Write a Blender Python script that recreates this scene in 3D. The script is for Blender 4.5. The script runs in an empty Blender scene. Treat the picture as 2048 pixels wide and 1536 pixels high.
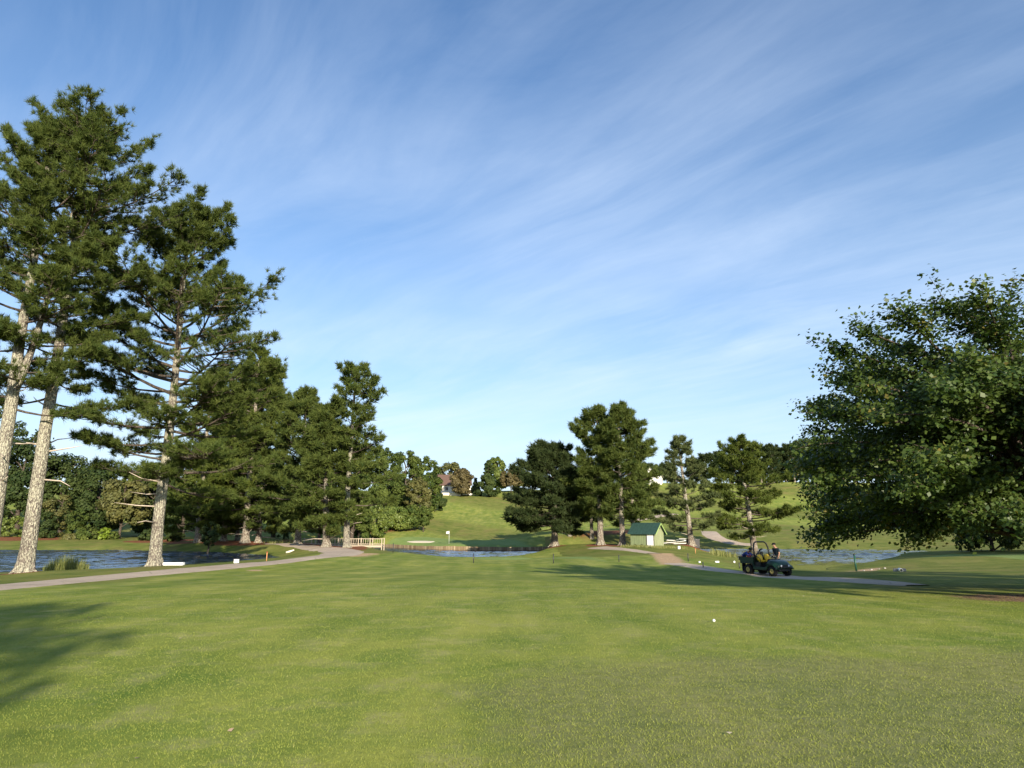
import bpy, bmesh, math, random
import numpy as np
from mathutils import Vector, Matrix

# ------------------------------------------------------------------ scene, camera, light
S = bpy.context.scene
COL = S.collection
R = math.radians
CAM_Z, F, CX, CY = 1.6, 1365.0, 1024.0, 768.0
TH = math.atan(287.0 / F)
cam = bpy.data.cameras.new("camera"); cam.sensor_width = 36.0; cam.lens = 36.0 * F / 2048.0
cam.clip_start = 0.1; cam.clip_end = 5000
camo = bpy.data.objects.new("camera", cam); COL.objects.link(camo)
camo.location = (0, 0, CAM_Z); camo.rotation_euler = (math.pi / 2 + TH, 0, 0)
S.camera = camo
S.view_settings.view_transform = 'Standard'
S.view_settings.look = 'None'
S.view_settings.gamma = 1.0
S.view_settings.exposure = 0.85
try:
    S.cycles.max_bounces = 6; S.cycles.diffuse_bounces = 3; S.cycles.glossy_bounces = 2
    S.cycles.transmission_bounces = 4; S.cycles.caustics_reflective = False; S.cycles.caustics_refractive = False
except Exception:
    pass
SUN_AZ = R(-71)          # angle from +X
SUN_EL = R(17.5)
sl = bpy.data.lights.new("sun", 'SUN'); sl.energy = 5.0; sl.angle = R(0.5); sl.color = (1.0, 0.89, 0.72)
so = bpy.data.objects.new("sun", sl); COL.objects.link(so)
SD = Vector((math.cos(SUN_EL) * math.cos(SUN_AZ), math.cos(SUN_EL) * math.sin(SUN_AZ), math.sin(SUN_EL)))
so.rotation_euler = SD.to_track_quat('Z', 'Y').to_euler(); so.location = SD * 50

class NT:
    """small node-graph helper"""
    def __init__(s, tree):
        s.t = tree; s.n = tree.nodes; s.l = tree.links
    def __call__(s, typ, ins=None, **kw):
        n = s.n.new(typ)
        for k, v in kw.items(): setattr(n, k, v)
        for k, v in (ins or {}).items():
            sk = n.inputs[k]
            if hasattr(v, 'is_output') or isinstance(v, bpy.types.NodeSocket): s.l.new(v, sk)
            else: sk.default_value = v
        return n
    def math(s, op, a, b=0.0, c=None, clamp=False):
        d = {0: a, 1: b}
        if c is not None: d[2] = c
        return s('ShaderNodeMath', d, operation=op, use_clamp=clamp).outputs[0]
    def mix(s, f, a, b, blend='MIX'):
        n = s('ShaderNodeMix', data_type='RGBA', blend_type=blend)
        for i, v in ((0, f), (6, a), (7, b)):
            if isinstance(v, bpy.types.NodeSocket): s.l.new(v, n.inputs[i])
            else: n.inputs[i].default_value = v if i == 0 else (v if len(v) == 4 else (*v, 1))
        return n.outputs[2]
    def noise(s, vec, scale, detail=3, rough=.55, dist=0.0):
        return s('ShaderNodeTexNoise', {'Vector': vec, 'Scale': scale, 'Detail': detail, 'Roughness': rough, 'Distortion': dist}).outputs[0]
    def ramp(s, v, lo, hi, a=0.0, b=1.0):
        return s('ShaderNodeMapRange', {0: v, 1: lo, 2: hi, 3: a, 4: b}, clamp=True).outputs[0]
    def mapping(s, vec, scale=(1, 1, 1), rot=(0, 0, 0), loc=(0, 0, 0)):
        return s('ShaderNodeMapping', {'Vector': vec, 'Scale': scale, 'Rotation': rot, 'Location': loc}).outputs[0]

# sky with thin cirrus
W = bpy.data.worlds.new("World"); S.world = W; W.use_nodes = True
g = NT(W.node_tree); g.n.clear()
sky = g('ShaderNodeTexSky', sky_type='NISHITA', sun_disc=False, sun_elevation=SUN_EL,
        sun_rotation=math.atan2(SD.x, SD.y), air_density=1.0, dust_density=0.6, ozone_density=1.6, altitude=200)
sky_c = g('ShaderNodeHueSaturation', {'Saturation': 1.22, 'Value': 1.0, 'Color': sky.outputs[0]}).outputs[0]
sky_c = g.mix(1.0, sky_c, (1.06, 1.10, 1.22, 1), 'MULTIPLY')
dirv = g('ShaderNodeTexCoord').outputs['Generated']
sp = g('ShaderNodeSeparateXYZ', {0: dirv}).outputs
zc = g.math('MAXIMUM', sp[2], 0.0)
zq = g.math('ADD', zc, 0.10)
pv = g('ShaderNodeCombineXYZ', {0: g.math('DIVIDE', sp[0], zq), 1: g.math('DIVIDE', sp[1], zq), 2: 0.0}).outputs[0]
wv = g('ShaderNodeTexNoise', {'Vector': pv, 'Scale': 0.7, 'Detail': 2}, noise_dimensions='3D').outputs['Color']
pv2 = g('ShaderNodeVectorMath', {0: pv, 1: g('ShaderNodeVectorMath', {0: wv, 1: (0.55, 0.55, 0)}, operation='MULTIPLY').outputs[0]}, operation='ADD').outputs[0]
pr = g('ShaderNodeVectorRotate', {'Vector': pv2, 'Axis': (0, 0, 1), 'Angle': R(-44)}, rotation_type='AXIS_ANGLE').outputs[0]
ps = g.mapping(pr, (1.9, 0.62, 1), loc=(3.1, 1.7, 0.0))
c1 = g.ramp(g.noise(ps, 1.0, 9, .62, .35), 0.38, 0.76)
c2 = g.ramp(g.noise(g.mapping(pr, (5.5, 0.9, 1), loc=(0.3, 4.0, 2.0)), 1.0, 8, .6, .5), 0.40, 0.86)
c3 = g.ramp(g.noise(g.mapping(pv, (.55, .55, 1), loc=(5.2, .4, 1)), 1.0, 4, .55), 0.34, 0.66)
cl = g.math('MULTIPLY', g.math('ADD', g.math('MULTIPLY', c1, .85), g.math('MULTIPLY', c2, .42)), g.ramp(c3, 0, 1, .35, 1.0))
cl = g.math('MULTIPLY', cl, g.ramp(sp[2], 0.05, 0.75, 1.0, 0.36))
hz = g.math('POWER', g.math('SUBTRACT', 1.0, g.math('MINIMUM', zc, 1.0)), 2.8)
cl = g.math('MINIMUM', g.math('ADD', g.math('MULTIPLY', cl, .92), .01), .9)
skymix = g.mix(cl, g.mix(g.math('MINIMUM', g.math('MULTIPLY', hz, .80), .92), sky_c, (4.15, 5.2, 6.5, 1)), (5.3, 6.2, 7.5, 1))
bg = g('ShaderNodeBackground', {'Color': skymix, 'Strength': 0.092})
g.l.new(bg.outputs[0], g('ShaderNodeOutputWorld').inputs[0])

# ------------------------------------------------------------------ picture geometry helpers
CT, ST = math.cos(TH), math.sin(TH)
def at(px, py, D):
    """world point on the sight line of a picture position, at forward distance D"""
    u = (np.asarray(px, float) - CX) / F; v = (CY - np.asarray(py, float)) / F
    k = np.asarray(D, float) / (CT - ST * v)
    return np.stack([u * k, np.asarray(D, float) + 0 * k, CAM_Z + (ST + CT * v) * k], -1)
def on_plane(px, py, z):
    u = (px - CX) / F; v = (CY - py) / F
    k = (z - CAM_Z) / (ST + CT * v)
    return np.array([u * k, (CT - ST * v) * k])

# ------------------------------------------------------------------ materials
def new_mat(name):
    m = bpy.data.materials.new(name); m.use_nodes = True
    t = NT(m.node_tree); t.n.clear()
    out = t('ShaderNodeOutputMaterial')
    return m, t, out
def princ(t, out, col, rough=.6, spec=.3, metal=0.0, normal=None, **kw):
    ins = {'Base Color': col if isinstance(col, bpy.types.NodeSocket) else (*col[:3], 1), 'Roughness': rough, 'Metallic': metal, 'Specular IOR Level': spec}
    if normal is not None: ins['Normal'] = normal
    ins.update(kw)
    b = t('ShaderNodeBsdfPrincipled', ins)
    t.l.new(b.outputs[0], out.inputs[0]); return b
def bump(t, h, strength, dist):
    return t('ShaderNodeBump', {'Strength': strength, 'Distance': dist, 'Height': h}).outputs[0]
def simple(name, col, rough=.6, spec=.3, var=.25, scale=6.0, metal=0.0, bmp=0.0):
    m, t, o = new_mat(name)
    p = t('ShaderNodeTexCoord').outputs['Object']
    n = t.noise(p, scale, 5, .65); n2 = t.noise(p, scale * 7, 3)
    f = t.math('ADD', t.math('MULTIPLY', n, .7), t.math('MULTIPLY', n2, .3))
    c = t.mix(t.ramp(f, .3, .7), tuple(v * (1 - var) for v in col[:3]), tuple(min(1, v * (1 + var)) for v in col[:3]))
    princ(t, o, c, rough, spec, metal, bump(t, n2, bmp, .01) if bmp else None)
    return m

def mat_ground():
    m, t, o = new_mat("ground_turf")
    p = t('ShaderNodeNewGeometry').outputs['Position']
    ma = t('ShaderNodeAttribute', attribute_name='mask'); mb = t('ShaderNodeAttribute', attribute_name='mask_b')
    s1 = t('ShaderNodeSeparateColor', {0: ma.outputs['Color']}).outputs
    s2 = t('ShaderNodeSeparateColor', {0: mb.outputs['Color']}).outputs
    big = t.noise(p, .11, 5, .65, .6); mid = t.noise(p, .45, 5, .65, .4); fine = t.noise(p, 5.0, 6, .75); grain = t.noise(p, 75.0, 2, .7)
    fw = t.mix(t.ramp(big, .35, .65), (.224, .258, .045), (.338, .340, .084))
    fw = t.mix(t.ramp(mid, .36, .66), fw, (.138, .200, .036))
    fw = t.mix(t.math('MULTIPLY', t.ramp(t.noise(p, 1.3, 5, .7), .50, .70), .7), fw, (.340, .320, .130))
    mow = t.noise(t.mapping(p, (.9, .05, 1)), 1.0, 3, .5)
    fw = t.mix(1.0, fw, t.mix(t.ramp(mow, .38, .62), (.84, .89, .84), (1.13, 1.09, 1.12)), 'MULTIPLY')
    rough = t.mix(t.ramp(mid, .35, .62), (.110, .148, .030), (.215, .220, .058))
    rough = t.mix(t.math('MULTIPLY', t.ramp(t.noise(p, .22, 4, .65), .50, .68), .6), rough, (.230, .180, .070))
    green = t.mix(t.ramp(mid, .35, .65), (.190, .265, .078), (.235, .300, .098))
    def edge(v, sc=.8, amt=.5):
        return t.ramp(t.math('ADD', v, t.math('MULTIPLY', t.math('SUBTRACT', t.noise(p, sc, 5, .7), .5), amt)), .38, .62)
    c = t.mix(edge(s1[0]), fw, rough)
    c = t.mix(edge(s1[1], .5, .2), c, green)
    dry = t.mix(t.ramp(fine, .35, .65), (.150, .155, .062), (.235, .220, .110))
    c = t.mix(t.math('MULTIPLY', edge(s2[1], .9, .75), .62), c, dry)
    straw = t.mix(t.ramp(fine, .3, .7), (.120, .042, .020), (.33, .145, .075))
    c = t.mix(edge(s1[2], 1.2, .6), c, straw)
    dirt = t.mix(t.ramp(fine, .3, .7), (.40, .25, .13), (.58, .42, .26))
    c = t.mix(edge(s2[0], .9, .7), c, dirt)
    litter = t.mix(t.ramp(t.noise(p, 9, 6, .8), .35, .68), (.060, .034, .022), (.42, .27, .19))
    c = t.mix(edge(s2[2], 1.2, .8), c, litter)
    c = t.mix(1.0, c, t.mix(t.ramp(fine, .25, .75), (.88, .89, .86), (1.10, 1.10, 1.12)), 'MULTIPLY')
    c = t.mix(1.0, c, t.mix(t.ramp(grain, .25, .75), (.78, .79, .75), (1.18, 1.17, 1.2)), 'MULTIPLY')
    h = t.math('ADD', t.math('MULTIPLY', grain, .35), t.math('MULTIPLY', fine, 1.0))
    princ(t, o, c, .9, .04, 0, bump(t, h, .6, .028))
    return m

def mat_bark(name, dark, light, lich, amount, sc=1.0):
    m, t, o = new_mat(name)
    p = t('ShaderNodeTexCoord').outputs['Object']
    pl = t.mapping(t('ShaderNodeVectorMath', {0: p, 1: t('ShaderNodeVectorMath', {0: t('ShaderNodeTexNoise', {'Vector': p, 'Scale': 5.0, 'Detail': 3}).outputs['Color'], 1: (.16, .16, .3)}, operation='MULTIPLY').outputs[0]}, operation='ADD').outputs[0], (9 * sc, 9 * sc, 2.4 * sc))
    vo = t('ShaderNodeTexVoronoi', {'Vector': pl, 'Scale': 1.0, 'Randomness': 1.0}, feature='DISTANCE_TO_EDGE').outputs[0]
    n = t.noise(p, 9 * sc, 6, .7); pat = t.noise(p, .55, 3, .6)
    c = t.mix(t.ramp(n, .3, .7), dark, light)
    sp_ = t.noise(t.mapping(p, (14 * sc, 14 * sc, 8 * sc)), 1.0, 6, .75)
    lf = t.ramp(t.math('ADD', sp_, t.math('MULTIPLY', t.math('SUBTRACT', pat, .5), .35)), .60 - amount * .25, .66 - amount * .22)
    lc = t.mix(t.ramp(t.noise(p, 26, 5, .7), .38, .62), tuple(v * .55 for v in lich), lich)
    c = t.mix(lf, c, lc)
    c = t.mix(t.math('MULTIPLY', t.ramp(vo, .0, .09, .7, 0), t.ramp(n, .35, .6)), c, (.045, .034, .026))
    hh = t.math('ADD', t.ramp(vo, 0, .25), t.math('MULTIPLY', n, .6))
    princ(t, o, c, .9, .15, 0, bump(t, hh, .9, .05)); return m

def mat_leaf(name, a, b, trans=.25, rough=.55, spec=.25, tip=None):
    m, t, o = new_mat(name)
    tn = t('ShaderNodeAttribute', attribute_name='tint').outputs['Fac']
    c = t.mix(t.ramp(tn, 0.0, 1.0), a, b)
    if tip: c = t.mix(t.ramp(tn, .9, 1.0), c, tip)
    pb = t('ShaderNodeBsdfPrincipled', {'Base Color': c, 'Roughness': rough, 'Specular IOR Level': spec})
    tr = t('ShaderNodeBsdfTranslucent', {'Color': t.mix(1.0, c, (1.3, 1.35, .55), 'MULTIPLY')})
    mx = t('ShaderNodeMixShader', {0: trans, 1: pb.outputs[0], 2: tr.outputs[0]})
    t.l.new(mx.outputs[0], o.inputs[0]); return m

def mat_water(name, tint, rip, rough):
    m, t, o = new_mat(name)
    p = t('ShaderNodeNewGeometry').outputs['Position']
    b = bump(t, t.noise(p, 7.0, 2, .5), rip, .02)
    princ(t, o, tint, rough, .5, 0, b, IOR=1.33); return m

def mat_path():
    m, t, o = new_mat("worn_asphalt")
    p = t('ShaderNodeNewGeometry').outputs['Position']
    n = t.noise(p, .5, 5, .65); f = t.noise(p, 18, 5, .75)
    c = t.mix(t.ramp(n, .3, .7), (.40, .315, .235), (.56, .455, .34))
    c = t.mix(1.0, c, t.mix(t.ramp(f, .25, .75), (.74, .74, .74), (1.22, 1.2, 1.18)), 'MULTIPLY')
    cr = t('ShaderNodeTexVoronoi', {'Vector': p, 'Scale': .45}, feature='DISTANCE_TO_EDGE').outputs[0]
    c = t.mix(t.ramp(t.math('ADD', cr, t.math('MULTIPLY', f, .03)), .012, .03, .55, 0), c, (.07, .06, .05))
    princ(t, o, c, .85, .2, 0, bump(t, f, .4, .01)); return m

M = {}
M['ground'] = mat_ground()
M['path'] = mat_path()
M['water'] = mat_water("pond_water", (.046, .068, .100), .5, .05)
M['water_pale'] = mat_water('pale_pond_water', (.060, .080, .105), .3, .05)
M['water_murky'] = mat_water("murky_pond_water", (.085, .082, .040), .3, .05)
M['bark'] = mat_bark("lichen_bark", (.095, .078, .066), (.225, .190, .162), (.54, .515, .39), .60)
M['bark_mid'] = mat_bark("pine_bark", (.090, .066, .050), (.245, .195, .155), (.52, .49, .39), .50, .7)
M['bark_dark'] = mat_bark("dark_bark", (.050, .038, .030), (.130, .102, .082), (.28, .26, .2), .15, .8)
M['limb'] = mat_bark('limb_bark', (.055, .042, .034), (.150, .118, .092), (.30, .27, .21), .25, 1.2)
M['bare'] = simple("bare_dead_wood", (.50, .42, .34), .8, .2, .35, 9)
M['pine'] = mat_leaf("pine_needles", (.036, .064, .016), (.125, .150, .034), .25, .6, .12)
M['pine_warm'] = mat_leaf("sunny_pine_needles", (.040, .070, .014), (.140, .165, .032), .25, .6, .12)  # lighter, warmer copy of the needles: sunlight put into the colour
M['pine_dark'] = mat_leaf("dark_pine_needles", (.020, .038, .014), (.066, .085, .028), .2, .6, .12)
M['pine_sparse'] = mat_leaf("thin_pine_needles", (.050, .076, .028), (.140, .158, .058), .2, .6, .12)
M['leaf'] = mat_leaf("glossy_leaves", (.026, .058, .014), (.110, .150, .032), .28, .45, .28, (.20, .17, .045))
M['leaf_mid'] = mat_leaf("broad_leaves", (.040, .070, .016), (.130, .160, .036), .28, .6, .12)
M['leaf_lime'] = mat_leaf("lime_leaves", (.070, .112, .020), (.175, .212, .044), .28, .5, .3)
M['leaf_olive'] = mat_leaf("olive_leaves", (.066, .078, .024), (.160, .150, .046), .22, .55, .25)
M['leaf_rust'] = mat_leaf("rusty_leaves", (.066, .056, .024), (.160, .130, .052), .2, .55, .25)
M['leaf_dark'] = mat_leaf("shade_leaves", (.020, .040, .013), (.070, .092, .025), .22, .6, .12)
M['leaf_bright'] = mat_leaf("bright_shrub_leaves", (.10, .16, .012), (.21, .28, .03), .28, .5, .3)
M['reed'] = mat_leaf("reed_blades", (.085, .125, .030), (.27, .26, .085), .25, .5, .3)
M['grass'] = mat_leaf("turf_blades", (.160, .198, .036), (.262, .280, .072), .10, .85, .03, (.30, .29, .13))

# ------------------------------------------------------------------ objects: tagging and mesh helpers
def tag(o, label=None, cat=None, group=None, kind=None):
    if label: o['label'] = label
    if cat: o['category'] = cat
    if group: o['group'] = group
    if kind: o['kind'] = kind
    return o
def empty(name, loc, rz=0.0):
    o = bpy.data.objects.new(name, None); COL.objects.link(o)
    o.location = tuple(float(v) for v in loc); o.rotation_euler = (0, 0, rz); o.empty_display_size = .2
    return o
def np_mesh(name, verts, faces, mat, parent=None, attrs=None, smooth=False, loc=None):
    """mesh from a vertex array and an (n,k) face array"""
    me = bpy.data.meshes.new(name)
    nf, k = faces.shape
    me.vertices.add(len(verts)); me.vertices.foreach_set('co', np.ascontiguousarray(verts, np.float32).ravel())
    me.loops.add(nf * k); me.loops.foreach_set('vertex_index', np.ascontiguousarray(faces, np.int32).ravel())
    me.polygons.add(nf); me.polygons.foreach_set('loop_start', np.arange(0, nf * k, k, dtype=np.int32))
    if smooth: me.polygons.foreach_set('use_smooth', np.ones(nf, bool))
    me.update(calc_edges=True)
    for an, (typ, arr) in (attrs or {}).items():
        a = me.attributes.new(an, typ, 'POINT')
        a.data.foreach_set('value' if typ == 'FLOAT' else 'color', np.ascontiguousarray(arr, np.float32).ravel())
    me.materials.append(mat)
    o = bpy.data.objects.new(name, me); COL.objects.link(o)
    if parent is not None: o.parent = parent
    if loc is not None: o.location = tuple(float(v) for v in loc)
    return o

class MB:
    """collects boxes, tubes, prisms and lathes; build() links them as ONE mesh object"""
    def __init__(s): s.v = []; s.f = []; s.sm = []; s.m2 = 10 ** 9; s.mat2 = None
    def add(s, vs, fs, smooth=False):
        b = len(s.v); s.v += [tuple(map(float, v)) for v in vs]; s.f += [tuple(i + b for i in f) for f in fs]; s.sm += [smooth] * len(fs); return s
    def box(s, c, size, rot=None, bev=0.0):
        bm = bmesh.new(); bmesh.ops.create_cube(bm, size=1.0)
        bmesh.ops.scale(bm, vec=Vector(size), verts=bm.verts)
        if bev > 0: bmesh.ops.bevel(bm, geom=bm.edges[:], offset=bev, segments=2, affect='EDGES')
        if rot is not None: bmesh.ops.rotate(bm, cent=(0, 0, 0), matrix=rot if isinstance(rot, Matrix) else Matrix.Rotation(rot, 3, 'Z'), verts=bm.verts)
        bm.verts.index_update()
        s.add([v.co + Vector(c) for v in bm.verts], [[v.index for v in f.verts] for f in bm.faces]); bm.free(); return s
    def bar(s, a, b, w, h=None):
        a = Vector(a); b = Vector(b); d = b - a
        q = d.to_track_quat('X', 'Z').to_matrix()
        return s.box((a + b) / 2, (d.length, w, h or w), q)
    def tube(s, pts, rad, n=8, cap=True, smooth=True):
        pts = [Vector(p) for p in pts]; rad = rad if hasattr(rad, '__len__') else [rad] * len(pts)
        vs, fs = [], []; up = None
        for i, p in enumerate(pts):
            d = (pts[min(i + 1, len(pts) - 1)] - pts[max(i - 1, 0)]).normalized()
            if up is None: up = Vector((1, 0, 0)) if abs(d.x) < .8 else Vector((0, 1, 0))
            x = (up - d * up.dot(d)).normalized(); y = d.cross(x); up = x
            for j in range(n):
                a = 2 * math.pi * j / n; vs.append(p + (x * math.cos(a) + y * math.sin(a)) * rad[i])
        for i in range(len(pts) - 1):
            for j in range(n):
                k = (j + 1) % n; fs.append((i * n + j, i * n + k, (i + 1) * n + k, (i + 1) * n + j))
        s.add(vs, fs, smooth)
        if cap: s.add([], []); b = len(s.v) - len(vs); s.f += [tuple(b + j for j in range(n))[::-1], tuple(b + (len(pts) - 1) * n + j for j in range(n))]; s.sm += [False, False]
        return s
    def prism(s, prof, y0, y1):
        """profile in x,z swept from y0 to y1"""
        n = len(prof); vs = [(x, y0, z) for x, z in prof] + [(x, y1, z) for x, z in prof]
        fs = [tuple(range(n)), tuple(range(n, 2 * n))[::-1]] + [(i, n + i, n + (i + 1) % n, (i + 1) % n) for i in range(n)]
        return s.add(vs, fs)
    def ball(s, c, r, sub=2):
        bm = bmesh.new(); bmesh.ops.create_icosphere(bm, subdivisions=sub, radius=1.0)
        r = r if hasattr(r, '__len__') else (r, r, r)
        bm.verts.index_update()
        s.add([(c[0] + v.co.x * r[0], c[1] + v.co.y * r[1], c[2] + v.co.z * r[2]) for v in bm.verts], [[v.index for v in f.verts] for f in bm.faces], True); bm.free(); return s
    def lathe(s, prof, axis='Z', c=(0, 0, 0), n=20):
        """profile (radius, height) revolved"""
        vs, fs = [], []
        for r, h in prof:
            for j in range(n):
                a = 2 * math.pi * j / n; q = (r * math.cos(a), r * math.sin(a), h)
                if axis == 'Y': q = (q[0], q[2], q[1])
                elif axis == 'X': q = (q[2], q[0], q[1])
                vs.append((q[0] + c[0], q[1] + c[1], q[2] + c[2]))
        for i in range(len(prof) - 1):
            for j in range(n):
                k = (j + 1) % n; fs.append((i * n + j, i * n + k, (i + 1) * n + k, (i + 1) * n + j))
        return s.add(vs, fs, True)
    def build(s, name, mat, parent=None, loc=None, rz=0.0, bevel=0.0):
        me = bpy.data.meshes.new(name); me.from_pydata(s.v, [], s.f); me.update()
        me.polygons.foreach_set('use_smooth', np.array(s.sm, bool))
        bm = bmesh.new(); bm.from_mesh(me); bmesh.ops.recalc_face_normals(bm, faces=bm.faces); bm.to_mesh(me); bm.free()
        me.materials.append(mat)
        if s.mat2 is not None:
            me.materials.append(s.mat2); me.polygons.foreach_set('material_index', (np.arange(len(s.f)) >= s.m2).astype(np.int32))
        o = bpy.data.objects.new(name, me); COL.objects.link(o)
        if parent is not None: o.parent = parent
        if loc is not None: o.location = tuple(float(v) for v in loc)
        if rz: o.rotation_euler = (0, 0, rz)
        if bevel:
            b = o.modifiers.new("bevel", 'BEVEL'); b.width = bevel; b.segments = 2
        return o

# ------------------------------------------------------------------ terrain
PONDS = {
    'left': (-1.5, [(-900, 1146), (-300, 1148), (0, 1146), (90, 1145), (200, 1144), (260, 1138), (320, 1132.5), (400, 1129.5), (470, 1125.5), (530, 1120.5), (574, 1116),
                    (545, 1112), (500, 1108.5), (450, 1105.5), (390, 1103), (330, 1101.5), (200, 1100), (0, 1100.5), (-300, 1101), (-900, 1103)]),
    'middle': (-2.2, [(590, 1094.2), (640, 1095.5), (690, 1097), (742, 1099.5), (785, 1105.5), (831, 1111), (880, 1113.6), (949, 1114.6), (1000, 1113.8), (1050, 1110.3), (1095, 1106), (1125, 1102.6), (1142, 1099.6),
                      (1115, 1100), (1080, 1101.2), (1020, 1101.7), (950, 1101.5), (880, 1100.2), (810, 1097.3), (745, 1094.3), (690, 1092.8), (600, 1092)]),
    'right': (-2.0, [(1300, 1098.6), (1360, 1101.2), (1420, 1104), (1432, 1109), (1455, 1112.5), (1476, 1116), (1482, 1124), (1492, 1131), (1530, 1138), (1580, 1141.5), (1630, 1142), (1655, 1140), (1650, 1136.5), (1690, 1131), (1740, 1124), (1790, 1113.5), (1800, 1110.5),
                     (1798, 1109), (1818, 1105), (1860, 1102.5), (1830, 1100.8), (1750, 1099.3), (1640, 1098.6), (1500, 1098.3), (1400, 1098.2), (1350, 1098)]),
}
POLY = {k: (w, np.array([on_plane(px, py, w) for px, py in pts])) for k, (w, pts) in PONDS.items()}
CTRL = [(0, 0, 0), (0, -12, .1), (20, -12, .3), (-20, -12, .1), (0, -60, .5), (60, -50, 1.5), (-60, -50, .5), (5, 5, 0), (-5, 5, 0),
        (0, 12, 0), (-9, 12, -.08), (9, 12, 0), (0, 25, -.25), (-11, 25, -.35), (0, 45, -1.08), (0, 66, -1.5), (-6, 84, -2.08), (3, 84, -2.05), (-12, 93, -2.12),
        (12, 30, -.80), (15, 42, -1.35), (8, 46, -1.2), (20, 18, -.25), (30, 20, -.1), (45, 40, -.3),
        (-60, 20, -.6), (-60, 60, -1.2), (-110, 60, 1), (-130, 130, 4), (120, 40, 2), (140, 120, 5), (90, 80, .6)]
CP = [(0, 1178, 23), (200, 1157, 30), (400, 1138, 38), (550, 1125, 46), (640, 1114, 54), (700, 1104, 66), (650, 1095, 76), (560, 1087, 90),
      (700, 1132, 47), (800, 1115, 62), (57, 1141, 36), (315, 1131, 42), (0, 1152, 35), (200, 1144, 42), (430, 1131, 50),
      (490, 1085.5, 97), (395, 1085, 97), (595, 1088, 88), (653, 1092.5, 82), (695, 1096, 80), (250, 1084, 106), (100, 1078, 116), (0, 1076, 116), (-150, 1080, 110), (320, 1084, 110),
      (100, 1062, 135), (300, 1055, 150), (607, 1091, 116), (765, 1089, 116), (720, 1100, 92), (640, 1096, 100), (560, 1075, 130), (620, 1055, 160), (450, 1050, 165),
      (810, 1090, 116), (900, 1090, 120), (1000, 1091, 118), (900, 1087.5, 126), (840, 1083, 135), (900, 1078, 150), (1050, 1078, 150), (760, 1074, 140),
      (900, 1066, 165), (800, 1062, 150), (930, 1035, 195), (960, 992, 240), (880, 992, 235), (820, 1000, 225), (730, 1040, 160), (700, 985, 240), (1050, 985, 250), (1050, 1045, 180),
      (1109, 1091, 100), (1200, 1090, 95), (1245, 1091, 92), (1297, 1092.5, 88), (1383, 1089, 104), (1508, 1091, 114), (1140, 1071, 128), (1185, 1069, 128),
      (1260, 1100, 80), (1310, 1110, 66), (1345, 1122, 56), (1400, 1133, 49), (1420, 1118, 60), (1470, 1122, 58), (1480, 1146, 42.5), (1220, 1112, 66),
      (1200, 1040, 180), (1300, 1000, 230), (1308, 970, 255), (1180, 985, 250), (1450, 1060, 152), (1430, 1072, 135), (1450, 1028, 200), (1540, 1003, 235), (1590, 967, 268), (1480, 968, 275), (1640, 965, 275), (1600, 1060, 155), (1600, 1085, 125),
      (1650, 1156, 34.5), (1750, 1164, 31), (1835, 1172, 28), (1710, 1143, 43), (1620, 1141, 52), (1900, 1165, 31), (1950, 1145, 40), (2048, 1150, 36), (1800, 1120, 62), (1780, 1144, 41), (1860, 1114, 64), (2048, 1123, 56),
      (1850, 1104, 95), (1950, 1100, 92), (2048, 1098, 90), (1900, 1072, 130), (2048, 1066, 150), (1800, 1088, 122), (2200, 1050, 150), (1950, 1010, 210), (2048, 1200, 19.5), (1930, 1190, 21)]
c_ = [(x, y, z) for x, y, z in CTRL] + [tuple(at(*p)) for p in CP]
c_ += [(-260, 240, 16), (260, 230, 20), (0, 330, 14), (-150, 330, 16), (150, 340, 20), (300, 0, 8), (-300, 0, 6), (0, -300, 2), (240, -240, 4), (-240, -240, 2), (-330, 400, 14), (330, 420, 20), (0, 520, 8)]
for k_, (w_, P_) in POLY.items():
    for p_ in (P_[:13] if k_ == 'middle' else P_): c_.append((p_[0], p_[1], w_ + .10))
C3 = np.array(c_)
def _tps(d2): return .5 * d2 * np.log(d2 + 1e-9)
def _solve():
    P = C3[:, :2] / 50.0; n = len(P)
    K = _tps(((P[:, None] - P[None]) ** 2).sum(-1)) + np.eye(n) * 2e-3
    Q = np.c_[np.ones(n), P]; A = np.zeros((n + 3, n + 3)); A[:n, :n] = K; A[:n, n:] = Q; A[n:, :n] = Q.T
    return P, np.linalg.solve(A, np.r_[C3[:, 2], 0, 0, 0])
TP, TW = _solve()
def base_z(x, y):
    x = np.atleast_1d(np.asarray(x, float)); y = np.atleast_1d(np.asarray(y, float)); sh = x.shape
    q = np.c_[x.ravel(), y.ravel()] / 50.0; out = np.empty(len(q))
    for i in range(0, len(q), 20000):
        s = q[i:i + 20000]
        out[i:i + 20000] = _tps(((s[:, None] - TP[None]) ** 2).sum(-1)) @ TW[:-3] + TW[-3] + s @ TW[-2:]
    return out.reshape(sh)

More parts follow.
